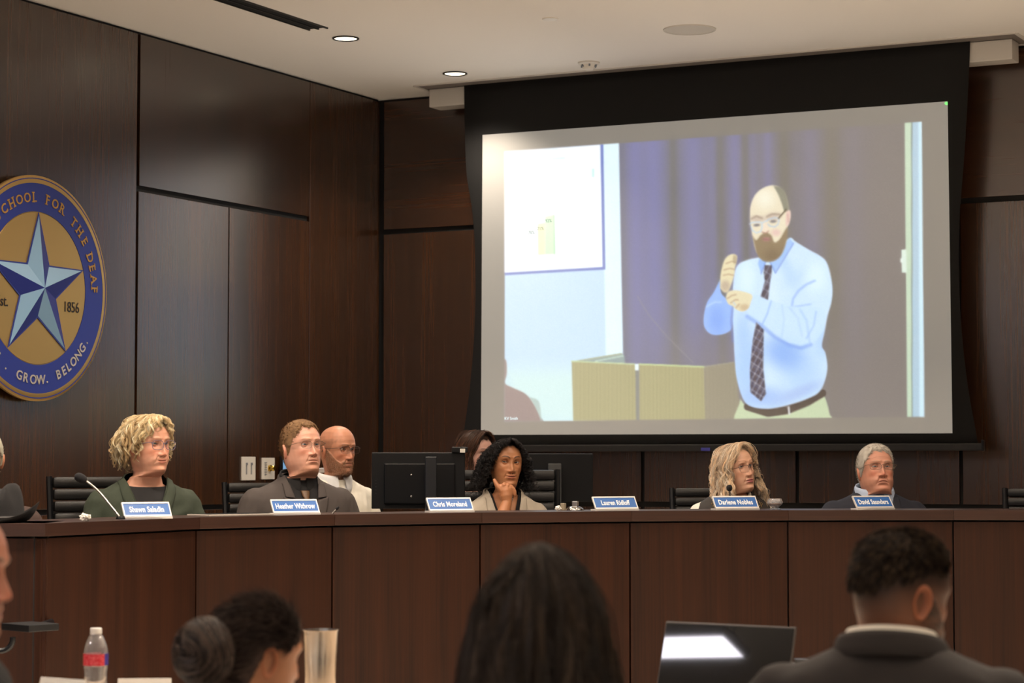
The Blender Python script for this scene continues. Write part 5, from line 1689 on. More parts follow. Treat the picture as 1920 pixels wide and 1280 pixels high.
        Vt, Ft = strands_mesh(Pn, np.array([.0007, .0006, .0002])[None] * np.ones((count, 1)), 3)
        cl = lin(np.array(colors)); C = np.repeat(cl[RNG.integers(0, len(cl), count)] * (.8 + .4 * RNG.random((count, 1))), 9, 0)
        return link('beard', mesh_data('beard', s.TH(Vt), Ft, cols=C, mats=[HAIR_DULL]), s.root)

    def long_hair(s, locks, per, length, colors, part_x=0.0, part_y=(.075, -.06), thick=(.006, .030), top_k=.25, sides=.078, back=.100, face_gap=.95, flare=.0, wave=(.004, .06), curl=None, m=30, rad=.0008, clump=.004, root_z=.1255, end_jit=.25, name='hair', cap=True, vol=None, gap_pow=.92, seed=0):
        """locks of strands from a parting, laid over the skull and falling; curl = (radius, pitch) makes ringlets.
        vol(phi, t) scales the thickness round the head (phi 0 = face, pi = nape) and along the strand"""
        G = np.random.default_rng(seed + 5)
        cl = lin(np.array(colors)); L = locks
        side = np.where(G.random(L) < .5, -1, 1)
        phi = face_gap + (math.pi - face_gap) * G.random(L) ** gap_pow
        lay = G.random(L)
        fr = np.clip((phi - face_gap) / (math.pi - face_gap), 0, 1)
        py = part_y[0] + (part_y[1] - part_y[0]) * np.clip(fr + G.normal(size=L) * .10, 0, 1)
        off = thick[0] + (thick[1] - thick[0]) * lay ** .8
        t = np.linspace(0, 1, m)
        Ln = (length(phi) if callable(length) else length[0] + (length[1] - length[0]) * fr) * (1 - end_jit * G.random(L))
        arc = .155
        S_ = t[None, :] * Ln[:, None]
        q = np.clip(S_ / arc, 0, 1) * (math.pi / 2)
        vv = np.ones((L, m)) if vol is None else vol(phi[:, None], np.clip(S_ / .3, 0, 1))
        offm = thick[0] + (off - thick[0])[:, None] * vv * np.clip(np.sin(q) ** 2.2, top_k, 1)
        cx = np.sin(phi) * side; cyv = np.cos(phi)
        # the face side of the skull is flatter: strands in front hang beside the cheek
        A_ = sides + offm; Bf = np.where(cyv > 0, .094, back)[:, None] + offm
        sn = np.sin(q) ** .95
        X = part_x * np.cos(q) + A_ * cx[:, None] * sn
        Y = py[:, None] * np.cos(q) ** np.where(py[:, None] < 0, 1.9, 1.0) + (Bf * cyv[:, None] - .006) * sn
        top = root_z + offm * top_k
        Z0 = .005
        skull = .36 * (py[:, None] + .012) ** 2 / .0125 * .02
        Z = Z0 + (top - skull - Z0) * np.cos(q) ** 1.15
        down = np.clip(S_ - arc, 0, None)
        Z -= down
        X += side[:, None] * flare * down * np.abs(cx)[:, None]
        Y += flare * down * cyv[:, None] * .6
        P0 = np.stack([X, Y, Z], -1)
        T = np.gradient(P0, axis=1); T /= np.linalg.norm(T, axis=2, keepdims=True) + 1e-9
        A = np.array([.3, .5, .8]); N_ = np.cross(T, A); N_ /= np.linalg.norm(N_, axis=2, keepdims=True) + 1e-9; B_ = np.cross(T, N_)
        ph = G.random(L)[:, None] * 6.28; ph2 = G.random(L)[:, None] * 6.28
        if curl is None:
            amp = wave[0] * (.5 + G.random(L))[:, None] * np.clip(S_ / .10, .05, 1.4)
            wl = wave[1] * (.75 + .5 * G.random(L))[:, None]
            P0 = P0 + (amp * np.sin(S_ / wl * 6.28 + ph))[..., None] * N_ + (amp * np.sin(S_ / wl * 6.28 + ph2))[..., None] * B_
        else:
            cr = curl[0] * (.5 + .9 * G.random(L))[:, None] * np.clip((S_ - .02) / .06, .06, 1.0)
            pit = curl[1] * (.7 + .6 * G.random(L))[:, None]
            sg = np.where(G.random(L) < .5, -1, 1)[:, None]
            w_ = S_ / pit * 6.28 * sg + ph
            P0 = P0 + cr[..., None] * (np.cos(w_)[..., None] * N_ + np.sin(w_)[..., None] * B_)
        k = L * per
        o1 = G.normal(size=(L, per, 1, 2)) * clump
        grow = np.interp(t, [0, .15, .7, 1], [.8, 1, 1, .7])[None, None, :, None]
        wob = 1 + .25 * np.sin(t[None, None, :, None] * 9 + G.random((L, per, 1, 2)) * 6.28)
        ofs = o1 * grow * wob
        Pn = P0[:, None] + ofs[..., 0:1] * N_[:, None] + ofs[..., 1:2] * B_[:, None]
        Pn = Pn.reshape(k, m, 3)
        R_ = rad * (.7 + .6 * G.random(k))[:, None] * np.interp(t, [0, .1, .8, 1], [.8, 1, .9, .25])[None, :]
        V, F = strands_mesh(Pn, R_, 3)
        tl = cl[G.integers(0, len(cl), L)] * (.78 + .4 * G.random((L, 1)))
        tone = np.repeat(tl, per, 0) * (.82 + .36 * G.random((k, 1)))
        C = np.repeat(tone, m * 3, 0)
        Vs = [V]; Fs = [F]; Cs = [C]
        if cap:
            G_, hm, Zg = s.grid, s.hm, s.Zg
            nr, nc, _ = G_.shape
            nm = G_ - np.array([0, -.008, .015]); nm /= np.linalg.norm(nm, axis=-1, keepdims=True) + 1e-9
            mk = sm(.2, 1.0, hm)
            Sh = G_ + nm * (thick[0] * .6 * mk + .0006)[..., None]
            i = np.arange(nr - 1)[:, None] * nc; j = np.arange(nc)[None, :]; kk = (j + 1) % nc
            Fc = np.stack([i + j, i + nc + j, i + nc + kk, i + kk], -1).reshape(-1, 4)
            mv = (hm > .5).reshape(-1); Fc = Fc[mv[Fc].all(1)]
            keep = np.unique(Fc); rm = -np.ones(nr * nc, int); rm[keep] = np.arange(len(keep))
            Vs.append(Sh.reshape(-1, 3)[keep]); Fs.append(rm[Fc] + len(V)); Cs.append(np.ones((len(keep), 3)) * cl.mean(0) * .55)
        return link(name, mesh_data(name, s.TH(np.concatenate(Vs)), np.concatenate(Fs), cols=np.concatenate(Cs), mats=[HAIR]), s.root)

    def trousers(s, material, shoe=True):
        mb = MB()
        z0 = -.60
        for sg in (-1, 1):
            capsule_mb(mb, [(sg * .09, -.02, z0), (sg * .12, .22, z0 + .01), (sg * .13, .42, z0 + .01)], [.092, .085, .062])
            capsule_mb(mb, [(sg * .13, .42, z0 + .0), (sg * .13, .44, z0 - .20), (sg * .13, .42, z0 - .42)], [.062, .058, .045])
        capsule_mb(mb, [(-.08, -.03, z0 + .02), (0, -.04, z0 + .04), (.08, -.03, z0 + .02)], [.11, .115, .11])
        me = remesh(mb, .024, 3)
        V = np.array([q.co for q in me.vertices]); F = {}
        for p in me.polygons: F.setdefault(len(p.vertices), []).append(list(p.vertices))
        bpy.data.meshes.remove(me)
        zmin = s.root.location.z + 0.02
        W = s.TT(V); W[:, 2] = np.maximum(W[:, 2], .02)
        return link('trousers', mesh_data('trousers', W, [np.array(x) for x in F.values()], mats=[material]), s.root)


def suit_front(p, bvh, material, z_point, x_point=0.0, hw=.075, ztop=.035, lap=.055, notch_z=-.075):
    """two lapels with notches along the jacket's opening and the collar round the neck"""
    collar('jacket_collar', p.root, p.TT, material, rxx=hw + .004, ryf=.05, ryb=.089, z0=.012, h=.034, tilt=.02, gap=1.05, fold=.014, drop=.0, taper=.9)
    for s in (-1, 1):
        E = lambda t: (x_point + (s * hw - x_point) * t, z_point + (ztop - z_point) * t)
        tn = (notch_z - z_point) / (ztop - z_point); te = (-.004 - z_point) / (ztop - z_point)
        inner = [E(t) for t in np.linspace(0.0, tn, 5)]
        outer = [(E(0)[0] + s * .010, E(0)[1])] + [(E(t)[0] + s * lap * math.sin(min(1, t / tn) * math.pi / 2) ** .8, E(t)[1] + .016 * t / tn) for t in np.linspace(.25 * tn, tn, 4)]
        drape('lapel', p.root, p.TT, bvh, inner, outer, material, off=.007, thick=.004, puff=.004)
        inner = [E(t) for t in np.linspace(tn + .03, te, 5)]
        outer = [(E(t)[0] + s * lap * (.80 - .42 * (t - tn) / (1 - tn)), E(t)[1] + .006) for t in np.linspace(tn + .03, te, 5)]
        drape('collar_flap', p.root, p.TT, bvh, inner, outer, material, off=.008, thick=.004, puff=.003)

# ---- the seated people, left to right along the dais
CLOTH = lambda name, rgb, **k: mat(name, rgb, rough=k.get('rough', .85), bump=k.get('bump', .35), bscale=k.get('bscale', 650), sheen=k.get('sheen', .15), var=k.get('var', .06), vscale=40)
DARK_TR = CLOTH('dark_trousers', (34, 34, 38))
WIRE = mat('spectacle_wire', (120, 108, 92), rough=.3, metal=.8)
DARKWIRE = mat('spectacle_dark', (58, 46, 42), rough=.35, metal=.3)
LILAC = mat('spectacle_lilac', (104, 94, 118), rough=.3)
TORT = mat('spectacle_brown', (74, 54, 48), rough=.3)

# man cut by the left edge of the frame
P = dict(res=.7, skin=(199, 148, 119), hair=(168, 164, 146), age=.7, brow=(150, 140, 120), sw=1.05, arms={})
p = Person('man at the left edge with short grey hair, glasses and a brown jacket', P, -36, 857, 8.95, 10, torso_turn=25, scale=1.02)
p.short_hair(colors=[(170, 166, 148), (140, 136, 120), (196, 190, 172)], count=1500, thick=.006, length=.012, lift=.2)
glasses(p.root, p.TH, DARKWIRE, P, w=.058, h=.038)
garment('shirt', P, p.root, p.TT, .003, CLOTH('white_shirt_a', (206, 202, 198)), neck=(-.01, .03), arms=False)
garment('jacket', P, p.root, p.TT, .014, CLOTH('brown_jacket', (62, 44, 38)), v=(.075, .035, -.28, 0), seed=2)
p.trousers(DARK_TR)

# woman with the curly blonde bob
P = dict(skin=(217, 161, 136), hair=(198, 172, 128), age=.55, ruddy=1.0, smile=.6, lips=.6, brow=(170, 128, 92), brow_a=.45, lip=(188, 96, 88), lip_a=.55, nose=.92, nose_w=1.08, jaw=1.06, jowl=1.0, sw=1.02, sd=1.08, neck_w=1.12, open=.7, belly=.03, gaze=(.05, 1, .02), iris=(96, 104, 110))
p = Person('woman with curly blonde hair, lilac glasses and dark green cardigan behind a nameplate', P, 304, 831.5, 9.1, 50, pitch=2, torso_turn=28, scale=1.0, neck=.150)
p.long_hair(330, 9, lambda f: np.interp(f, [.45, .9, 1.15, 3.15], [.10, .135, .22, .265]), [(238, 218, 176), (216, 190, 142), (246, 232, 198), (190, 160, 116), (226, 206, 166)], part_y=(.07, -.07), thick=(.004, .056), top_k=.30, sides=.074, back=.098, curl=(.0085, .060), face_gap=.45, m=30, rad=.0008, clump=.0030, end_jit=.42, vol=lambda phi, t: np.interp(phi, [.5, .9, 1.4, 2.0, 3.15], [.2, .25, .7, 1.1, 1.0]), gap_pow=.8)
glasses(p.root, p.TH, LILAC, P, w=.054, h=.037, rnd=3.4, rim=.0013, y=.103, z=.005)
o, _ = garment('top', P, p.root, p.TT, .002, CLOTH('black_top', (20, 18, 20)), neck=(-.006, .035), arms=False)
GREEN = CLOTH('dark_green_knit', (46, 54, 40), bump=.6, bscale=400)
o, bv = garment('cardigan', P, p.root, p.TT, .015, GREEN, v=(.098, .045, -.215, .03), seed=5, wrinkle=.006)
drape('shawl_edge', p.root, p.TT, bv, [(.03, -.20), (-.02, -.12), (-.06, -.04), (-.094, .028)], [(-.005, -.22), (-.06, -.13), (-.105, -.04), (-.118, .012)], GREEN, off=.006, puff=.006)
drape('shawl_edge', p.root, p.TT, bv, [(.03, -.20), (.06, -.11), (.08, -.04), (.092, .028)], [(.065, -.21), (.10, -.12), (.122, -.05), (.118, .012)], GREEN, off=.006, puff=.006)
mb = MB(); a = np.linspace(-2.0, 2.0, 30)
mb.tube(p.TT(np.stack([.066 * np.sin(a), .058 * np.cos(a) + .0, -.012 - .030 * (np.cos(a) + .4)], 1)), .0010, 6)
mb.build('necklace', GOLD, p.root, True)
p.trousers(DARK_TR)
c = at(235, 930, 9.32); ribbed_chair(c, 26, 'black ribbed leather chair behind the curly blonde woman', 1.385, .50)

# man in the charcoal suit
P = dict(skin=(215, 161, 139), hair=(118, 84, 54), age=.45, ruddy=.9, brow=(150, 108, 76), brow_a=.5, smile=-.35, lip=(176, 104, 92), lip_a=.45, nose=1.05, nose_w=1.12, jaw=1.10, sw=1.14, sd=1.1, neck_w=1.16, open=.7, gaze=(.06, 1, .03), iris=(96, 110, 120),
         hairline=[(0, .086), (.3, .089), (.55, .088), (.8, .066), (1.05, .040), (1.3, .010), (1.45, -.020), (1.6, -.02), (1.72, .015), (1.95, -.012), (2.3, -.055), (2.7, -.08), (3.15, -.085)], beard=((166, 118, 84), .38, .0008), goatee=True)
p = Person('man in charcoal suit and black shirt with short brown hair and thin glasses', P, 585, 832.5, 9.85, 38, pitch=9, torso_turn=24, scale=1.03, neck=.140)
p.short_hair(colors=[(142, 110, 78), (170, 136, 100), (114, 86, 62)], thick_fn=lambda V, T, Z: .002 + .007 * sm(.04, .10, Z), count=6500, length=.011, flow=(.25, .9, .15), lift=.2, rad=.0006)
glasses(p.root, p.TH, WIRE, P, w=.052, h=.031, rnd=2.6, rim=.0008)
o, bs_ = garment('shirt', P, p.root, p.TT, .003, CLOTH('black_shirt', (22, 20, 21)), neck=(.016, .05), arms=False)
collar('shirt_collar', p.root, p.TT, CLOTH('black_collar', (20, 18, 19)), rxx=.076, ryf=.060, ryb=.078, z0=.020, h=.044, tilt=.040, gap=.16, drop=.03, point=.006)
CHAR = CLOTH('charcoal_suit', (68, 60, 57))
o, bv = garment('jacket', P, p.root, p.TT, .015, CHAR, v=(.078, .045, -.30, .0), seed=3)
suit_front(p, bv, CHAR, -.30, 0, .078, .045)
TIE2 = mat('tie_dark_pattern', (44, 44, 52), rough=.5, var=.7, vscale=160)
drape('tie', p.root, p.TT, bs_, [(-.016, -.046), (-.010, -.072), (-.017, -.14), (-.026, -.30)], [(.016, -.046), (.010, -.072), (.017, -.14), (.026, -.30)], TIE2, off=.010, thick=.006)
drape('tie_knot', p.root, p.TT, bs_, [(-.019, -.032), (-.016, -.055), (-.010, -.070)], [(.019, -.032), (.016, -.055), (.010, -.070)], mat('tie_knot_amber', (92, 66, 40), rough=.5, var=.6, vscale=160), off=.016, thick=.012, puff=.006)
drape('lanyard', p.root, p.TT, bv, [(.040, -.085), (.034, -.13), (.030, -.18), (.026, -.26)], [(.050, -.085), (.044, -.13), (.040, -.18), (.036, -.26)], mat('lanyard_print', (188, 180, 190), rough=.6, var=.9, vscale=140), off=.004, thick=.002)
p.trousers(DARK_TR)
c = at(552, 930, 10.1); ribbed_chair(c, 22, 'black ribbed leather chair behind the man in the charcoal suit', 1.352, .50)

# bald bearded man in the white shirt
P = dict(skin=(205, 144, 115), hair=(120, 88, 66), age=.5, ruddy=.9, brow=(130, 92, 66), brow_a=.55, smile=-.3, lip=(160, 92, 80), lip_a=.4, nose=1.08, nose_w=1.08, open=.6, scalp=.40, bald_top=.058, beard=((138, 102, 80), .62, .003), gaze=(.05, 1, -.1), sw=1.04, neck_w=1.12)
p = Person('bald man with reddish beard, glasses and white shirt seated behind the charcoal suit', P, 655, 842, 10.85, 47, pitch=-1, torso_turn=36, scale=1.0, neck=.150)
p.beard_hair([(154, 108, 78), (132, 94, 72), (176, 146, 122)], 2200, length=.0055)
glasses(p.root, p.TH, TORT, P, w=.056, h=.033, rnd=3.4, rimless_low=True, rim=.0015)
WSH = CLOTH('white_shirt', (236, 230, 216), bump=.2)
o, bs_ = garment('shirt', P, p.root, p.TT, .010, WSH, neck=(.016, .05), wrinkle=.007, seed=8)
collar('shirt_collar', p.root, p.TT, CLOTH('white_collar', (222, 222, 224)), rxx=.082, ryf=.066, ryb=.084, z0=.022, h=.046, tilt=.042, gap=.20, drop=.04, point=.012, fold=.016)
drape('tie', p.root, p.TT, bs_, [(-.020, -.036), (-.012, -.065), (-.018, -.14), (-.03, -.32)], [(.020, -.036), (.012, -.065), (.018, -.14), (.03, -.32)], mat('blue_tie', (44, 74, 142), rough=.5), off=.010, thick=.007)
p.trousers(DARK_TR)

# woman half hidden behind the black curls
P = dict(skin=(217, 169, 154), hair=(70, 48, 36), age=.2, brow=(90, 62, 48), res=.7, sw=.92)
p = Person('woman with brown hair mostly hidden behind the woman with black curls', P, 914, 850, 11.0, 48, torso_turn=10, scale=.96)
p.long_hair(160, 6, (.34, .40), [(72, 50, 38), (96, 62, 44), (52, 36, 28)], thick=(.003, .012), sides=.075, back=.098, face_gap=1.0, wave=(.003, .08), m=22, rad=.0010)
garment('top', P, p.root, p.TT, .006, CLOTH('dark_top_a', (40, 36, 40)), neck=(-.05, .02))
p.trousers(DARK_TR)


# woman with black curls resting her chin on her hand
def chin_hand(s):
    """right forearm and closed hand in the pose of the photograph: palm, thumb and four unequal bent fingers"""
    d = 10.235
    A = lambda u, v, k: at(u, v, d + k) - s.base
    mb = MB()
    q = 1.0
    capsule_mb(mb, [A(928, 1010, -.09), A(941, 972, -.03), A(950.5, 941, .0)], [.036, .034, .024], n=18, m=16)
    capsule_mb(mb, [A(950.5, 942, .0), A(949, 930, .008), A(947.5, 919, .012)], [.0235, .030, .027], n=18)
    capsule_mb(mb, [A(942, 925, .010), A(940.5, 914, .010)], [.020, .0165], n=14)
    capsule_mb(mb, [A(954, 926, .012), A(956, 914, .016)], [.020, .0155], n=14)
    K = dict(index=(938.5, 911.5, .008), middle=(945, 908.8, .006), ring=(951.5, 909.5, .010), little=(957.5, 912.0, .018))
    for nm, (u, v, k) in K.items():
        ln = dict(index=.95, middle=1.05, ring=1.0, little=.8)[nm]
        r = dict(index=.0098, middle=.0102, ring=.0098, little=.0086)[nm]
        capsule_mb(mb, [A(u + (946 - u) * .25, v + 9, k + .004), A(u, v, k), A(u + 3.4 * ln, v + 1.4, k + .032 * ln), A(u + 6.2 * ln, v + 7.5 * ln, k + .040 * ln), A(u + 5.4 * ln, v + 13.5 * ln, k + .026 * ln)], [r * 1.15, r * 1.1, r, r * .92, r * .8], n=12, m=20)
    # the finger that hangs free at the outer side and the thumb laid along the jaw
    capsule_mb(mb, [A(956, 913, .016), A(961, 915, .014), A(964.8, 921, .012), A(965.8, 928, .010)], [.0100, .0095, .0085, .0070], n=12, m=18)
    capsule_mb(mb, [A(944, 926, .004), A(936, 915, .004), A(930.5, 907, .012), A(927, 900, .020)], [.0150, .0120, .0105, .0085], n=12, m=18)
    me = remesh(mb, .0024, 3)
    V = np.array([v.co for v in me.vertices]); F = {}
    for f in me.polygons: F.setdefault(len(f.vertices), []).append(list(f.vertices))
    bpy.data.meshes.remove(me)
    out = []; C = np.ones((len(V), 3)) * lin(s.P['skin']) * np.array([1.0, .95, .92])
    Fq = np.array(F.get(4, np.zeros((0, 4), int)))
    return [(V, Fq, C)]


P = dict(skin=(178, 122, 85), hair=(22, 18, 18), age=.12, ruddy=.25, smile=.55, brow=(40, 26, 20), brow_a=.9, brow_arch=1.2, lip=(158, 88, 74), lip_a=.75, lips=1.15, nose=.92, nose_w=1.08, open=.62, jaw=.93, sw=.86, sd=.92, mouth_w=.025, gaze=(.5, 1, .04), iris=(44, 28, 20), gaunt=.3,
         hairline=[(0, .088), (.4, .084), (.75, .064), (1.0, .036), (1.25, .005), (1.42, -.02), (1.6, -.02), (1.75, .0), (2.2, -.05), (2.6, -.08), (3.15, -.085)], extra_fn=chin_hand,
         arms={'R': [(.150, -.008, -.088), (.20, .10, -.27), (.17, .15, -.31)]})
p = Person('woman with black curly hair and light grey blazer resting chin on her hand', P, 959, 866, 10.35, 20, pitch=5, roll=-2, torso_turn=12, scale=.97, neck=.150)
p.long_hair(680, 4, lambda f: np.interp(f, [.55, .95, 1.1, 3.15], [.075, .10, .275, .33]), [(24, 20, 20), (16, 13, 14), (38, 29, 26), (28, 22, 22)], part_y=(.080, -.06), thick=(.004, .066), top_k=.16, sides=.074, back=.098, flare=.36, curl=(.0062, .024), face_gap=.55, m=42, rad=.0008, clump=.0028, end_jit=.45, vol=lambda phi, t: np.interp(phi, [1.0, 1.5, 3.15], [.55, 1.0, .9]) * np.interp(t, [0, .4, 1], [.5, .9, 1.05]))
o, _ = garment('camisole', P, p.root, p.TT, -.002, CLOTH('black_camisole', (20, 18, 20)), v=(.075, .06, -.205, 0), arms=False)
BLZ = CLOTH('light_grey_blazer', (176, 164, 148), bump=.25)
o, bv = garment('blazer', P, p.root, p.TT, .013, BLZ, v=(.082, .045, -.29, .0), seed=11, wrinkle=.005)
suit_front(p, bv, BLZ, -.29, 0, .082, .045, lap=.050)
mb = MB(); t = np.linspace(0, 1, 40)
pts = smooth_path([at(966, 921, 10.27), at(961, 932, 10.24), at(957, 945, 10.235), at(956, 960, 10.24)], 40) - p.base
for k in range(0, 40, 3):
    a = np.linspace(0, 2 * math.pi, 13)
    c = pts[k]; R = rz(k * .9)
    mb.tube(c + np.stack([.0045 * np.cos(a), np.zeros(13), .0065 * np.sin(a)], 1) @ R.T, .0013, 5, caps=False)
mb.build('necklace', CHROME, p.root, True)
MB().lathe([(.0001, .004), (.004, .002), (.004, -.002), (.0001, -.004)], 12).build('earring', CHROME, p.root, True, loc=tuple(p.TH(np.array([[.079, .004, -.040]]))[0]))
p.trousers(DARK_TR)
c = at(945, 930, 10.5); ribbed_chair(c, -4, 'black ribbed leather chair behind the woman in the grey blazer', 1.41, .50)

# woman with long blonde hair
P = dict(skin=(219, 171, 145), hair=(196, 174, 134), age=.6, ruddy=.5, smile=-.4, brow=(150, 104, 74), brow_a=.6, brow_up=.003, lip=(176, 78, 100), lip_a=.85, lips=1.15, nose=.95, open=.85, sw=.92, gaze=(.08, 1, .10), iris=(72, 84, 96), jowl=.3,
         hairline=[(0, .090), (.4, .086), (.75, .066), (1.0, .036), (1.25, .005), (1.42, -.02), (1.6, -.02), (1.75, .0), (2.2, -.05), (2.6, -.08), (3.15, -.085)])
p = Person('woman with long blonde wavy hair, brown glasses and dark patterned vest', P, 1401, 873, 10.4, 36, pitch=9, roll=6, torso_turn=8, scale=.97, neck=.125)
p.long_hair(330, 8, (.43, .46), [(252, 228, 198), (238, 206, 170), (252, 238, 220), (210, 184, 158), (164, 144, 126), (244, 220, 188)], part_y=(.080, -.06), thick=(.004, .024), top_k=.2, sides=.075, back=.098, flare=.24, wave=(.0075, .10), face_gap=1.0, m=30, rad=.0008, clump=.0042, end_jit=.25)
glasses(p.root, p.TH, TORT, P, w=.056, h=.034, rnd=3.0, rimless_low=True, rim=.0013, y=.104, z=-.002)
o, _ = garment('blouse', P, p.root, p.TT, .006, CLOTH('white_blouse', (232, 224, 214), bump=.2), v=(.075, .05, -.12, 0), wrinkle=.006, seed=6)
VEST = mat('dark_vest', (38, 31, 28), rough=.7, var=.3, vscale=60)
o, bv = garment('vest', P, p.root, p.TT, .013, VEST, v=(.085, .05, -.25, 0), arms=False, seed=7)
for s_ in (-1, 1):
    mb = MB()
    for k in range(26):
        z = -.02 - k * .010; x = s_ * (.105 + .012 * math.sin(k * 1.3))
        h = bv.ray_cast(Vector((x, 1, z)), Vector((0, -1, 0)))
        if h[0] is None: continue
        a = np.linspace(0, 2 * math.pi, 9)
        mb.tube(p.TT(np.stack([x + .0055 * np.cos(a + k), np.full(9, h[0].y + .002), z + .0055 * np.sin(a + k)], 1)), .0010, 4, caps=False)
    mb.build('gold_chain_print', GOLD, p.root, True)
p.trousers(DARK_TR)
c = at(1370, 930, 10.72); ribbed_chair(c, 4, 'black ribbed leather chair behind the long haired blonde woman', 1.318, .50)

# grey haired man in the navy suit
P = dict(skin=(215, 155, 132), hair=(196, 188, 178), age=.9, ruddy=1.0, smile=-1.25, brow=(176, 150, 128), brow_a=.5, lip=(168, 98, 88), lip_a=.35, lips=.7, nose=1.05, nose_w=1.15, jaw=1.14, jowl=1.0, open=.55, sw=1.14, sd=1.1, neck_w=1.22, gaze=(.05, 1, .0), iris=(90, 100, 112), mouth_w=.026,
         hairline=[(0, .084), (.3, .086), (.55, .080), (.8, .060), (1.05, .035), (1.3, .005), (1.45, -.015), (1.6, -.02), (1.72, .015), (1.95, -.012), (2.3, -.055), (2.7, -.08), (3.15, -.085)])
p = Person('grey haired man with thin glasses and navy suit at the right of the dais', P, 1653.5, 873.5, 10.62, 11, pitch=13, torso_turn=8, scale=1.04, neck=.105)
p.short_hair(colors=[(192, 184, 174), (166, 158, 148), (212, 206, 196)], thick_fn=lambda V, T, Z: .004 + .006 * sm(.04, .11, Z), count=6000, length=.012, flow=(-.5, .8, .05), lift=.2, rad=.0006)
glasses(p.root, p.TH, WIRE, P, w=.054, h=.032, rnd=2.8, rim=.0009)
o, bs_ = garment('shirt', P, p.root, p.TT, .004, CLOTH('pale_blue_shirt', (190, 204, 230), bump=.2), neck=(.016, .05), arms=False)
collar('shirt_collar', p.root, p.TT, CLOTH('pale_blue_collar', (192, 206, 232), bump=.2), rxx=.084, ryf=.086, ryb=.082, z0=.016, h=.050, tilt=.040, gap=.20, drop=.035, point=.010)
NAVY = CLOTH('navy_suit', (36, 38, 50))
o, bv = garment('jacket', P, p.root, p.TT, .015, NAVY, v=(.085, .045, -.30, 0), seed=9)
suit_front(p, bv, NAVY, -.30, 0, .085, .045)
drape('tie', p.root, p.TT, bs_, [(-.018, -.030), (-.011, -.062), (-.018, -.14), (-.028, -.30)], [(.018, -.030), (.011, -.062), (.018, -.14), (.028, -.30)], mat('dark_red_tie', (88, 40, 38), rough=.5), off=.012, thick=.007)
p.trousers(DARK_TR)
c = at(1984, 930, 10.75); ribbed_chair(c, -10, 'empty black ribbed leather chair at the right edge of the frame', 1.316, .50)

# ------------------------------------------------------------------ the audience in front
# bald man in profile at the left edge
P = dict(res=.8, skin=(195, 134, 111), hair=(90, 70, 56), bald=True, age=.5, ruddy=.8, beard=((150, 116, 84), .55, .003), sw=1.05, nose=1.05, arms={'R': [(.185, .11, -.060), (.23, .31, -.25), (.12, .48, -.28)]})
p = Person('bald man in dark suit in profile at the lower left edge', P, 20, 1119, 3.85, 84, pitch=-3, torso_turn=84, landmark=(0, .109, -.030), seat=0.0, neck=.12)
garment('shirt', P, p.root, p.TT, .003, CLOTH('white_shirt_b', (206, 202, 198)), neck=(-.01, .03), arms=False)
garment('jacket', P, p.root, p.TT, .015, CLOTH('black_suit', (30, 31, 34)), v=(.075, .04, -.28, 0), seed=12, wrinkle=.006)
p.trousers(DARK_TR)

# woman with a dark bun
P = dict(res=.7, skin=(190, 132, 98), hair=(40, 32, 30), age=.2, ruddy=.5, ear=1.14, sw=.92,
         hairline=[(0, .082), (.4, .080), (.75, .060), (1.0, .038), (1.25, .026), (1.42, .028), (1.6, .03), (1.78, .022), (1.95, -.012), (2.2, -.055), (2.6, -.085), (3.15, -.09)])
p = Person('woman with dark hair in a low bun before the steel tumbler, seen from behind', P, 508, 1243, 4.3, 128, pitch=-7, torso_turn=150, landmark=(.0765, -.012, -.004), seat=0.0, scale=.90)
p.flow_fn = lambda r: np.stack([-r[:, 0] * 2.0, -np.ones(len(r)), -.35 - 2.0 * (r[:, 2] - .03)], 1)
p.short_hair(colors=[(60, 48, 44), (42, 34, 31), (88, 72, 64)], thick=.006, count=5500, length=.035, lift=.10, rad=.0007)
bm = bmesh.new(); bmesh.ops.create_icosphere(bm, subdivisions=4, radius=1.0); Vb, Fb = bm_arrays(bm); bm.free()
cb = np.array([.0, -.134, .006])
nb_ = vnoise(Vb, 4, 3) * .05
Vb2 = Vb * (1 + nb_)[:, None] * np.array([.070, .058, .068]) + cb
ks = 420; tt_ = np.linspace(0, 1, 22)
th0 = RNG.random(ks) * 6.28; sgn = 1; ti = np.arccos(2 * RNG.random(ks) - 1)
rb = 1.02 + .10 * RNG.random(ks)
an = th0[:, None] + tt_[None] * (1.6 + RNG.random(ks))[:, None]
tl = ti[:, None] + .25 * np.sin(an * 2 + th0[:, None])
Pb = np.stack([.070 * np.sin(tl) * np.cos(an), .058 * np.cos(tl), .068 * np.sin(tl) * np.sin(an)], -1) * rb[:, None, None] + cb
Vs_, Fs_ = strands_mesh(Pb, np.full((ks, 22), .0016), 3)
cc = lin(np.array([(58, 47, 42), (40, 32, 30), (88, 72, 62)]))
Cb = np.concatenate([np.ones((len(Vb2), 3)) * cc[1], np.repeat(cc[RNG.integers(0, 3, ks)], 66, 0)])
link('hair_bun', mesh_data('hair_bun', p.TH(np.concatenate([Vb2, Vs_])), [Fb[0], Fs_ + len(Vb2)], cols=Cb, mats=[HAIR]), p.root)
garment('top', P, p.root, p.TT, .006, CLOTH('dark_top_b', (44, 40, 46)), neck=(-.04, .02))
p.trousers(DARK_TR)

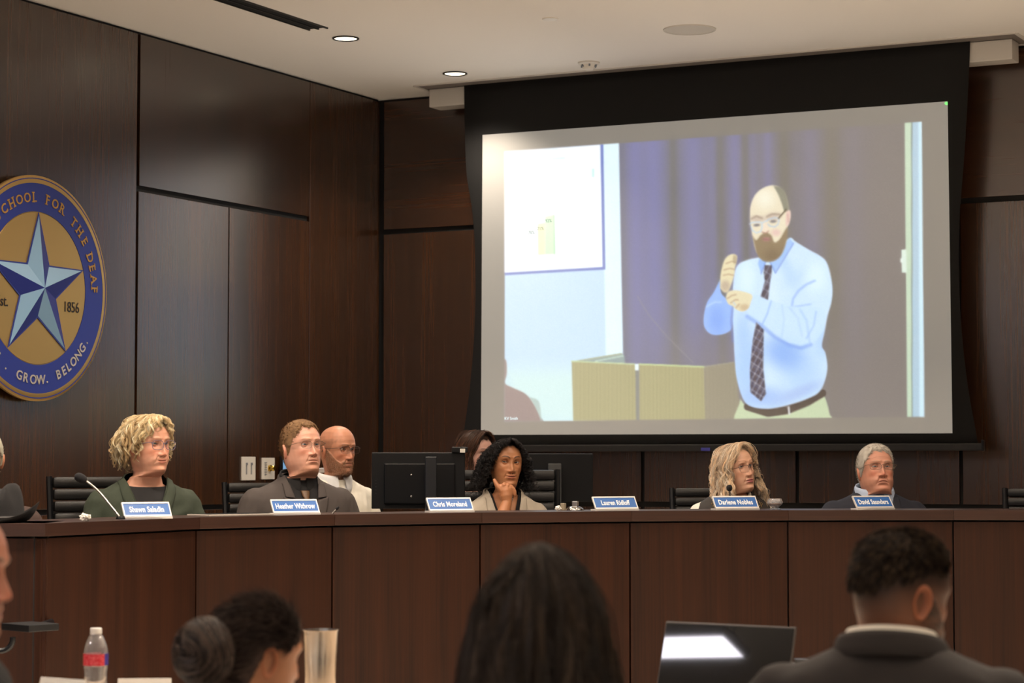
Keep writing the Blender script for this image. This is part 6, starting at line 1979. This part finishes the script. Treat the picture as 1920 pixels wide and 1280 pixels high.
# woman with long dark hair, from behind
P = dict(skin=(199, 153, 130), hair=(44, 36, 30), face=False, ears=False, sw=.95, age=.2)
p = Person('woman with long dark brown hair seen from behind at the bottom centre', P, 1012, 1030, 3.42, 176, pitch=-8, torso_turn=178, landmark=(0, -.02, .130), seat=0.0)
p.long_hair(330, 8, (.46, .50), [(54, 43, 35), (36, 29, 24), (70, 56, 44), (45, 36, 30)], part_x=.004, part_y=(.06, -.052), thick=(.004, .026), top_k=.3, sides=.078, back=.099, flare=.20, wave=(.0035, .16), face_gap=.7, m=26, rad=.0010, clump=.0045, end_jit=.15)
garment('top', P, p.root, p.TT, .006, CLOTH('pale_top', (150, 146, 140)), neck=(-.04, .02))
p.trousers(DARK_TR)

# man with the fade haircut in the dark suit
P = dict(res=.7, skin=(172, 114, 85), hair=(38, 30, 27), age=.4, ruddy=.6, ear=1.12, sw=1.16, sd=1.05, fade=.115, jaw=1.06,
         hairline=[(0, .080), (.35, .080), (.6, .070), (.85, .060), (1.1, .054), (1.4, .054), (1.8, .048), (2.2, .036), (2.6, .018), (3.15, .008)], beard=((58, 46, 38), .85, .007))
p = Person('man with dark faded haircut and beard in dark suit seen from behind at lower right', P, 1731, 1131, 4.08, 122, pitch=-9, torso_turn=164, landmark=(.0765, -.012, -.004), seat=0.0, scale=.98, neck=.105)
p.flow_fn = lambda r: np.stack([.15 * np.ones(len(r)), -.9 * np.ones(len(r)), -.25 - 2.0 * sm(.02, -.06, r[:, 1])], 1)
p.short_hair(colors=[(40, 32, 28), (26, 21, 20), (84, 66, 50)], thick_fn=lambda V, T, Z: .001 + .008 * sm(.06, .10, Z), count=6500, length=.016, lift=.30, rad=.0008)
garment('shirt', P, p.root, p.TT, .003, CLOTH('white_shirt_c', (222, 216, 206)), neck=(-.01, .045), arms=False)
collar('shirt_collar', p.root, p.TT, CLOTH('white_collar_b', (226, 220, 208)), rxx=.076, ryf=.060, ryb=.080, z0=.024, h=.036, tilt=.040, gap=.2)
SUIT = CLOTH('dark_brown_suit', (39, 34, 33))
o, bv = garment('jacket', P, p.root, p.TT, .016, SUIT, v=(.075, .05, -.30, 0), seed=14, wrinkle=.005)
collar('jacket_collar', p.root, p.TT, SUIT, rxx=.092, ryf=.072, ryb=.095, z0=.010, h=.042, tilt=.05, gap=.6, fold=.016, drop=.02)
p.trousers(DARK_TR)

# ------------------------------------------------------------------ the audience table and what stands on it
TZ = .795
tc = at(820, 1300, 6.0)
LAM = mat('table_laminate', (150, 128, 104), rough=.45, var=.1)
tb = thing('audience_table', 'long table in front of the audience carrying bottle, tumbler and laptop', 'table', (tc[0], tc[1], 0), YAW)
MB().box((0, 0, TZ - .015), (3.3, 1.0, .03), bev=.004).build('tabletop', LAM, tb)
for x in (-1.55, 1.55):
    for y in (-.4, .4): MB().tube([(x, y, 0), (x, y, TZ - .03)], .022, 12).build('leg', DARK_METAL, tb, True)


def on_table(u, d):
    p = at(u, 1200, d); return np.array([p[0], p[1], TZ])


# water bottle
PET = bpy.data.materials.new('clear_plastic'); PET.use_nodes = True
_nt = PET.node_tree; _nt.nodes.clear()
_o = _nt.nodes.new('ShaderNodeOutputMaterial'); _t = _nt.nodes.new('ShaderNodeBsdfTransparent'); _g = _nt.nodes.new('ShaderNodeBsdfGlossy'); _m = _nt.nodes.new('ShaderNodeMixShader'); _l = _nt.nodes.new('ShaderNodeLayerWeight')
_l.inputs[0].default_value = .35
_t.inputs[0].default_value = (.95, .96, .98, 1); _g.inputs['Roughness'].default_value = 0.08
_d = _nt.nodes.new('ShaderNodeBsdfDiffuse'); _d.inputs[0].default_value = (.8, .82, .86, 1); _m2 = _nt.nodes.new('ShaderNodeMixShader'); _m2.inputs[0].default_value = .16
_nt.links.new(_l.outputs['Facing'], _m.inputs[0]); _nt.links.new(_t.outputs[0], _m.inputs[1]); _nt.links.new(_g.outputs[0], _m.inputs[2]); _nt.links.new(_m.outputs[0], _m2.inputs[1]); _nt.links.new(_d.outputs[0], _m2.inputs[2]); _nt.links.new(_m2.outputs[0], _o.inputs[0])
WATER = bpy.data.materials.new('water'); WATER.use_nodes = True
wb_ = WATER.node_tree.nodes['Principled BSDF']
wb_.inputs['Transmission Weight'].default_value = 1.0; wb_.inputs['Roughness'].default_value = .0; wb_.inputs['IOR'].default_value = 1.33
d = 6.0; P_ = on_table(180, d); ztop = at(180, 1177, d)[2] - TZ
bo = thing('water_bottle', 'small clear water bottle with red label and white cap on the front table', 'bottle', tuple(P_))
H = ztop; prof_ = [(.0001, .004), (.022, .002), (.031, .008)]
for k in range(10):
    z = .014 + k * .0075; prof_.append((.0325 - .0018 * (k % 2) - .002 * math.exp(-((z - .07) / .02) ** 2), z))
prof_ += [(.0325, H * .52), (.0325, H * .66), (.0315, H * .72), (.027, H * .80), (.019, H * .89), (.0135, H * .925), (.0135, H * .94), (.0155, H * .945)]
MB().lathe(prof_, 40).build('bottle_body', PET, bo, True)
MB().lathe([(.0001, .006), (.021, .005), (.029, .010)] + [(r - .0025, z) for r, z in prof_[3:13]] + [(.030, H * .50), (.0001, H * .50)], 40).build('water', WATER, bo, True)
lb_m, nt, b_ = nmat('bottle_label')
tcn = nt.nodes.new('ShaderNodeTexCoord'); wv_ = nt.nodes.new('ShaderNodeTexNoise'); wv_.inputs['Scale'].default_value = 160
nt.links.new(tcn.outputs['Object'], wv_.inputs['Vector'])
cr_ = nt.nodes.new('ShaderNodeValToRGB'); cr_.color_ramp.elements[0].position = .45; cr_.color_ramp.elements[0].color = L4(206, 44, 62); cr_.color_ramp.elements[1].position = .62; cr_.color_ramp.elements[1].color = L4(222, 96, 106)
nt.links.new(wv_.outputs['Fac'], cr_.inputs[0]); nt.links.new(cr_.outputs[0], b_.inputs['Base Color']); b_.inputs['Roughness'].default_value = .35
a = np.linspace(-.95, 3.4, 40); RF = frame(facing(0))
V = np.concatenate([np.stack([.0332 * np.sin(a), .0332 * np.cos(a), np.full(40, z)], 1) for z in (H * .52, H * .67)])
F = np.stack([np.arange(39), np.arange(1, 40), np.arange(41, 80), np.arange(40, 79)], 1)
link('label', mesh_data('label', V @ RF.T @ rz(0).T, F, mats=[lb_m]), bo)
a2 = np.linspace(-2.6, -.95, 14) ; V = np.concatenate([np.stack([.0333 * np.sin(a2), .0333 * np.cos(a2), np.full(14, z)], 1) for z in (H * .52, H * .67)])
F = np.stack([np.arange(13), np.arange(1, 14), np.arange(15, 28), np.arange(14, 27)], 1)
link('label_panel', mesh_data('label_panel', V @ RF.T, F, mats=[mat('label_blue', (58, 50, 140), rough=.35)]), bo)
capm = MB().lathe([(.0001, H), (.0145, H), (.0155, H - .002), (.0155, H * .925), (.0001, H * .925)], 32)
capm.build('bottle_cap', mat('bottle_cap_white', (232, 230, 226), rough=.4), bo, True)
d = cap_d(1453, 0.14); P = on_cap(1453, d)
o = thing('glass_bowl', 'small round clear glass bowl right of the long haired woman', 'glass bowl', tuple(P))
MB().lathe([(0.0001, 0.004), (0.020, 0.002), (0.026, 0.0), (0.027, 0.004), (0.014, 0.009), (0.022, 0.015), (0.035, 0.026), (0.036, 0.036), (0.029, 0.050), (0.027, 0.050), (0.033, 0.036), (0.032, 0.027), (0.018, 0.016), (0.0001, 0.014)], 28).build('bowl', PET, o, True)
MB().lathe([(0.0001, 0.017), (0.019, 0.0175), (0.0305, 0.028), (0.0305, 0.030), (0.0001, 0.030)], 28).build('contents', mat('amber_drink', (190, 136, 92), rough=0.08), o, True)
# steel tumbler
d = 5.95; P_ = on_table(601, d); h = at(601, 1180, d)[2] - TZ
tm_ = thing('steel_tumbler', 'tall brushed steel tumbler behind the woman with the bun', 'tumbler', tuple(P_))
MB().lathe([(.0001, 0), (.036, 0), (.038, .004), (.041, h * .40), (.0445, h * .62), (.0475, h * .98), (.0490, h), (.0465, h), (.0455, h * .97), (.040, h * .5), (.034, .012), (.0001, .010)], 48).build('cup', mat('steel', (205, 203, 200), rough=.22, metal=1.0), tm_, True)
# laptop with a dark glossy screen
d = 5.75; P_ = on_table(1345, d); fwd = facing(-34); ang = math.atan2(fwd[1], fwd[0]) + math.pi / 2
lp_ = thing('laptop', 'open black laptop with dark glossy screen on the front table', 'laptop', tuple(P_), ang)
w_, hl_ = .385, .228; RL = rx(math.radians(-17))
MB().box((0, -.125, .009), (w_, .25, .016), bev=.003).build('base', BLACK_PLASTIC, lp_)
MB().box(RL @ np.array([0, .004, hl_ / 2]) + [0, 0, .014], (w_, .007, hl_), R=RL, bev=.003).build('lid', mat('lid_grey', (84, 80, 78), rough=.4, metal=.4), lp_)
SCRM = mat('laptop_glass', (10, 10, 13), rough=.03, spec=.45)
MB().box(RL @ np.array([0, -.0005, hl_ / 2]) + [0, 0, .014], (w_ - .010, .003, hl_ - .012), R=RL).build('screen', SCRM, lp_)
mb = MB()
for i_ in range(12):
    for j_ in range(5): mb.box((-.15 + i_ * .0273, -.06 - j_ * .019, .0185), (.023, .015, .003))
mb.build('keyboard', BLACK_SATIN, lp_)
# folded white cards
def tent(u0, u1, v0, d, turn, lab, w=.14):
    P_ = on_table((u0 + u1) / 2, d); fwd = facing(turn); ang = math.atan2(fwd[1], fwd[0]) + math.pi / 2
    h = at((u0 + u1) / 2, v0, d)[2] - TZ
    o = MB().prism([(-.035, 0), (-.033, 0), (0, h - .004), (.033, 0), (.035, 0), (.001, h), (-.001, h)], -w / 2, w / 2, lambda a, b, t: (t, a, b)).build('tent_card', PAPER, loc=tuple(P_))
    o.rotation_euler = (0, 0, ang); return tag(o, lab, 'card', 'folded cards on the front table')


tent(222, 322, 1271, 5.9, 4, 'white folded card between the water bottle and the woman with the bun')
tent(80, 158, 1271, 5.6, -32, 'white folded card left of the water bottle', .15)
P_ = on_table(1503, 5.95)
o = thing('black_case', 'small black case beside the laptop and the suited shoulder', 'case', tuple(P_), YAW)
hh = at(1503, 1241, 5.95)[2] - TZ
MB().box((0, 0, hh / 2), (.05, .05, hh), bev=.006).build('body', BLACK_PLASTIC, o)
MB().box((0, 0, hh + .004), (.040, .040, .010), bev=.003).build('lid', BLACK_SATIN, o)
bpy.context.view_layer.update()
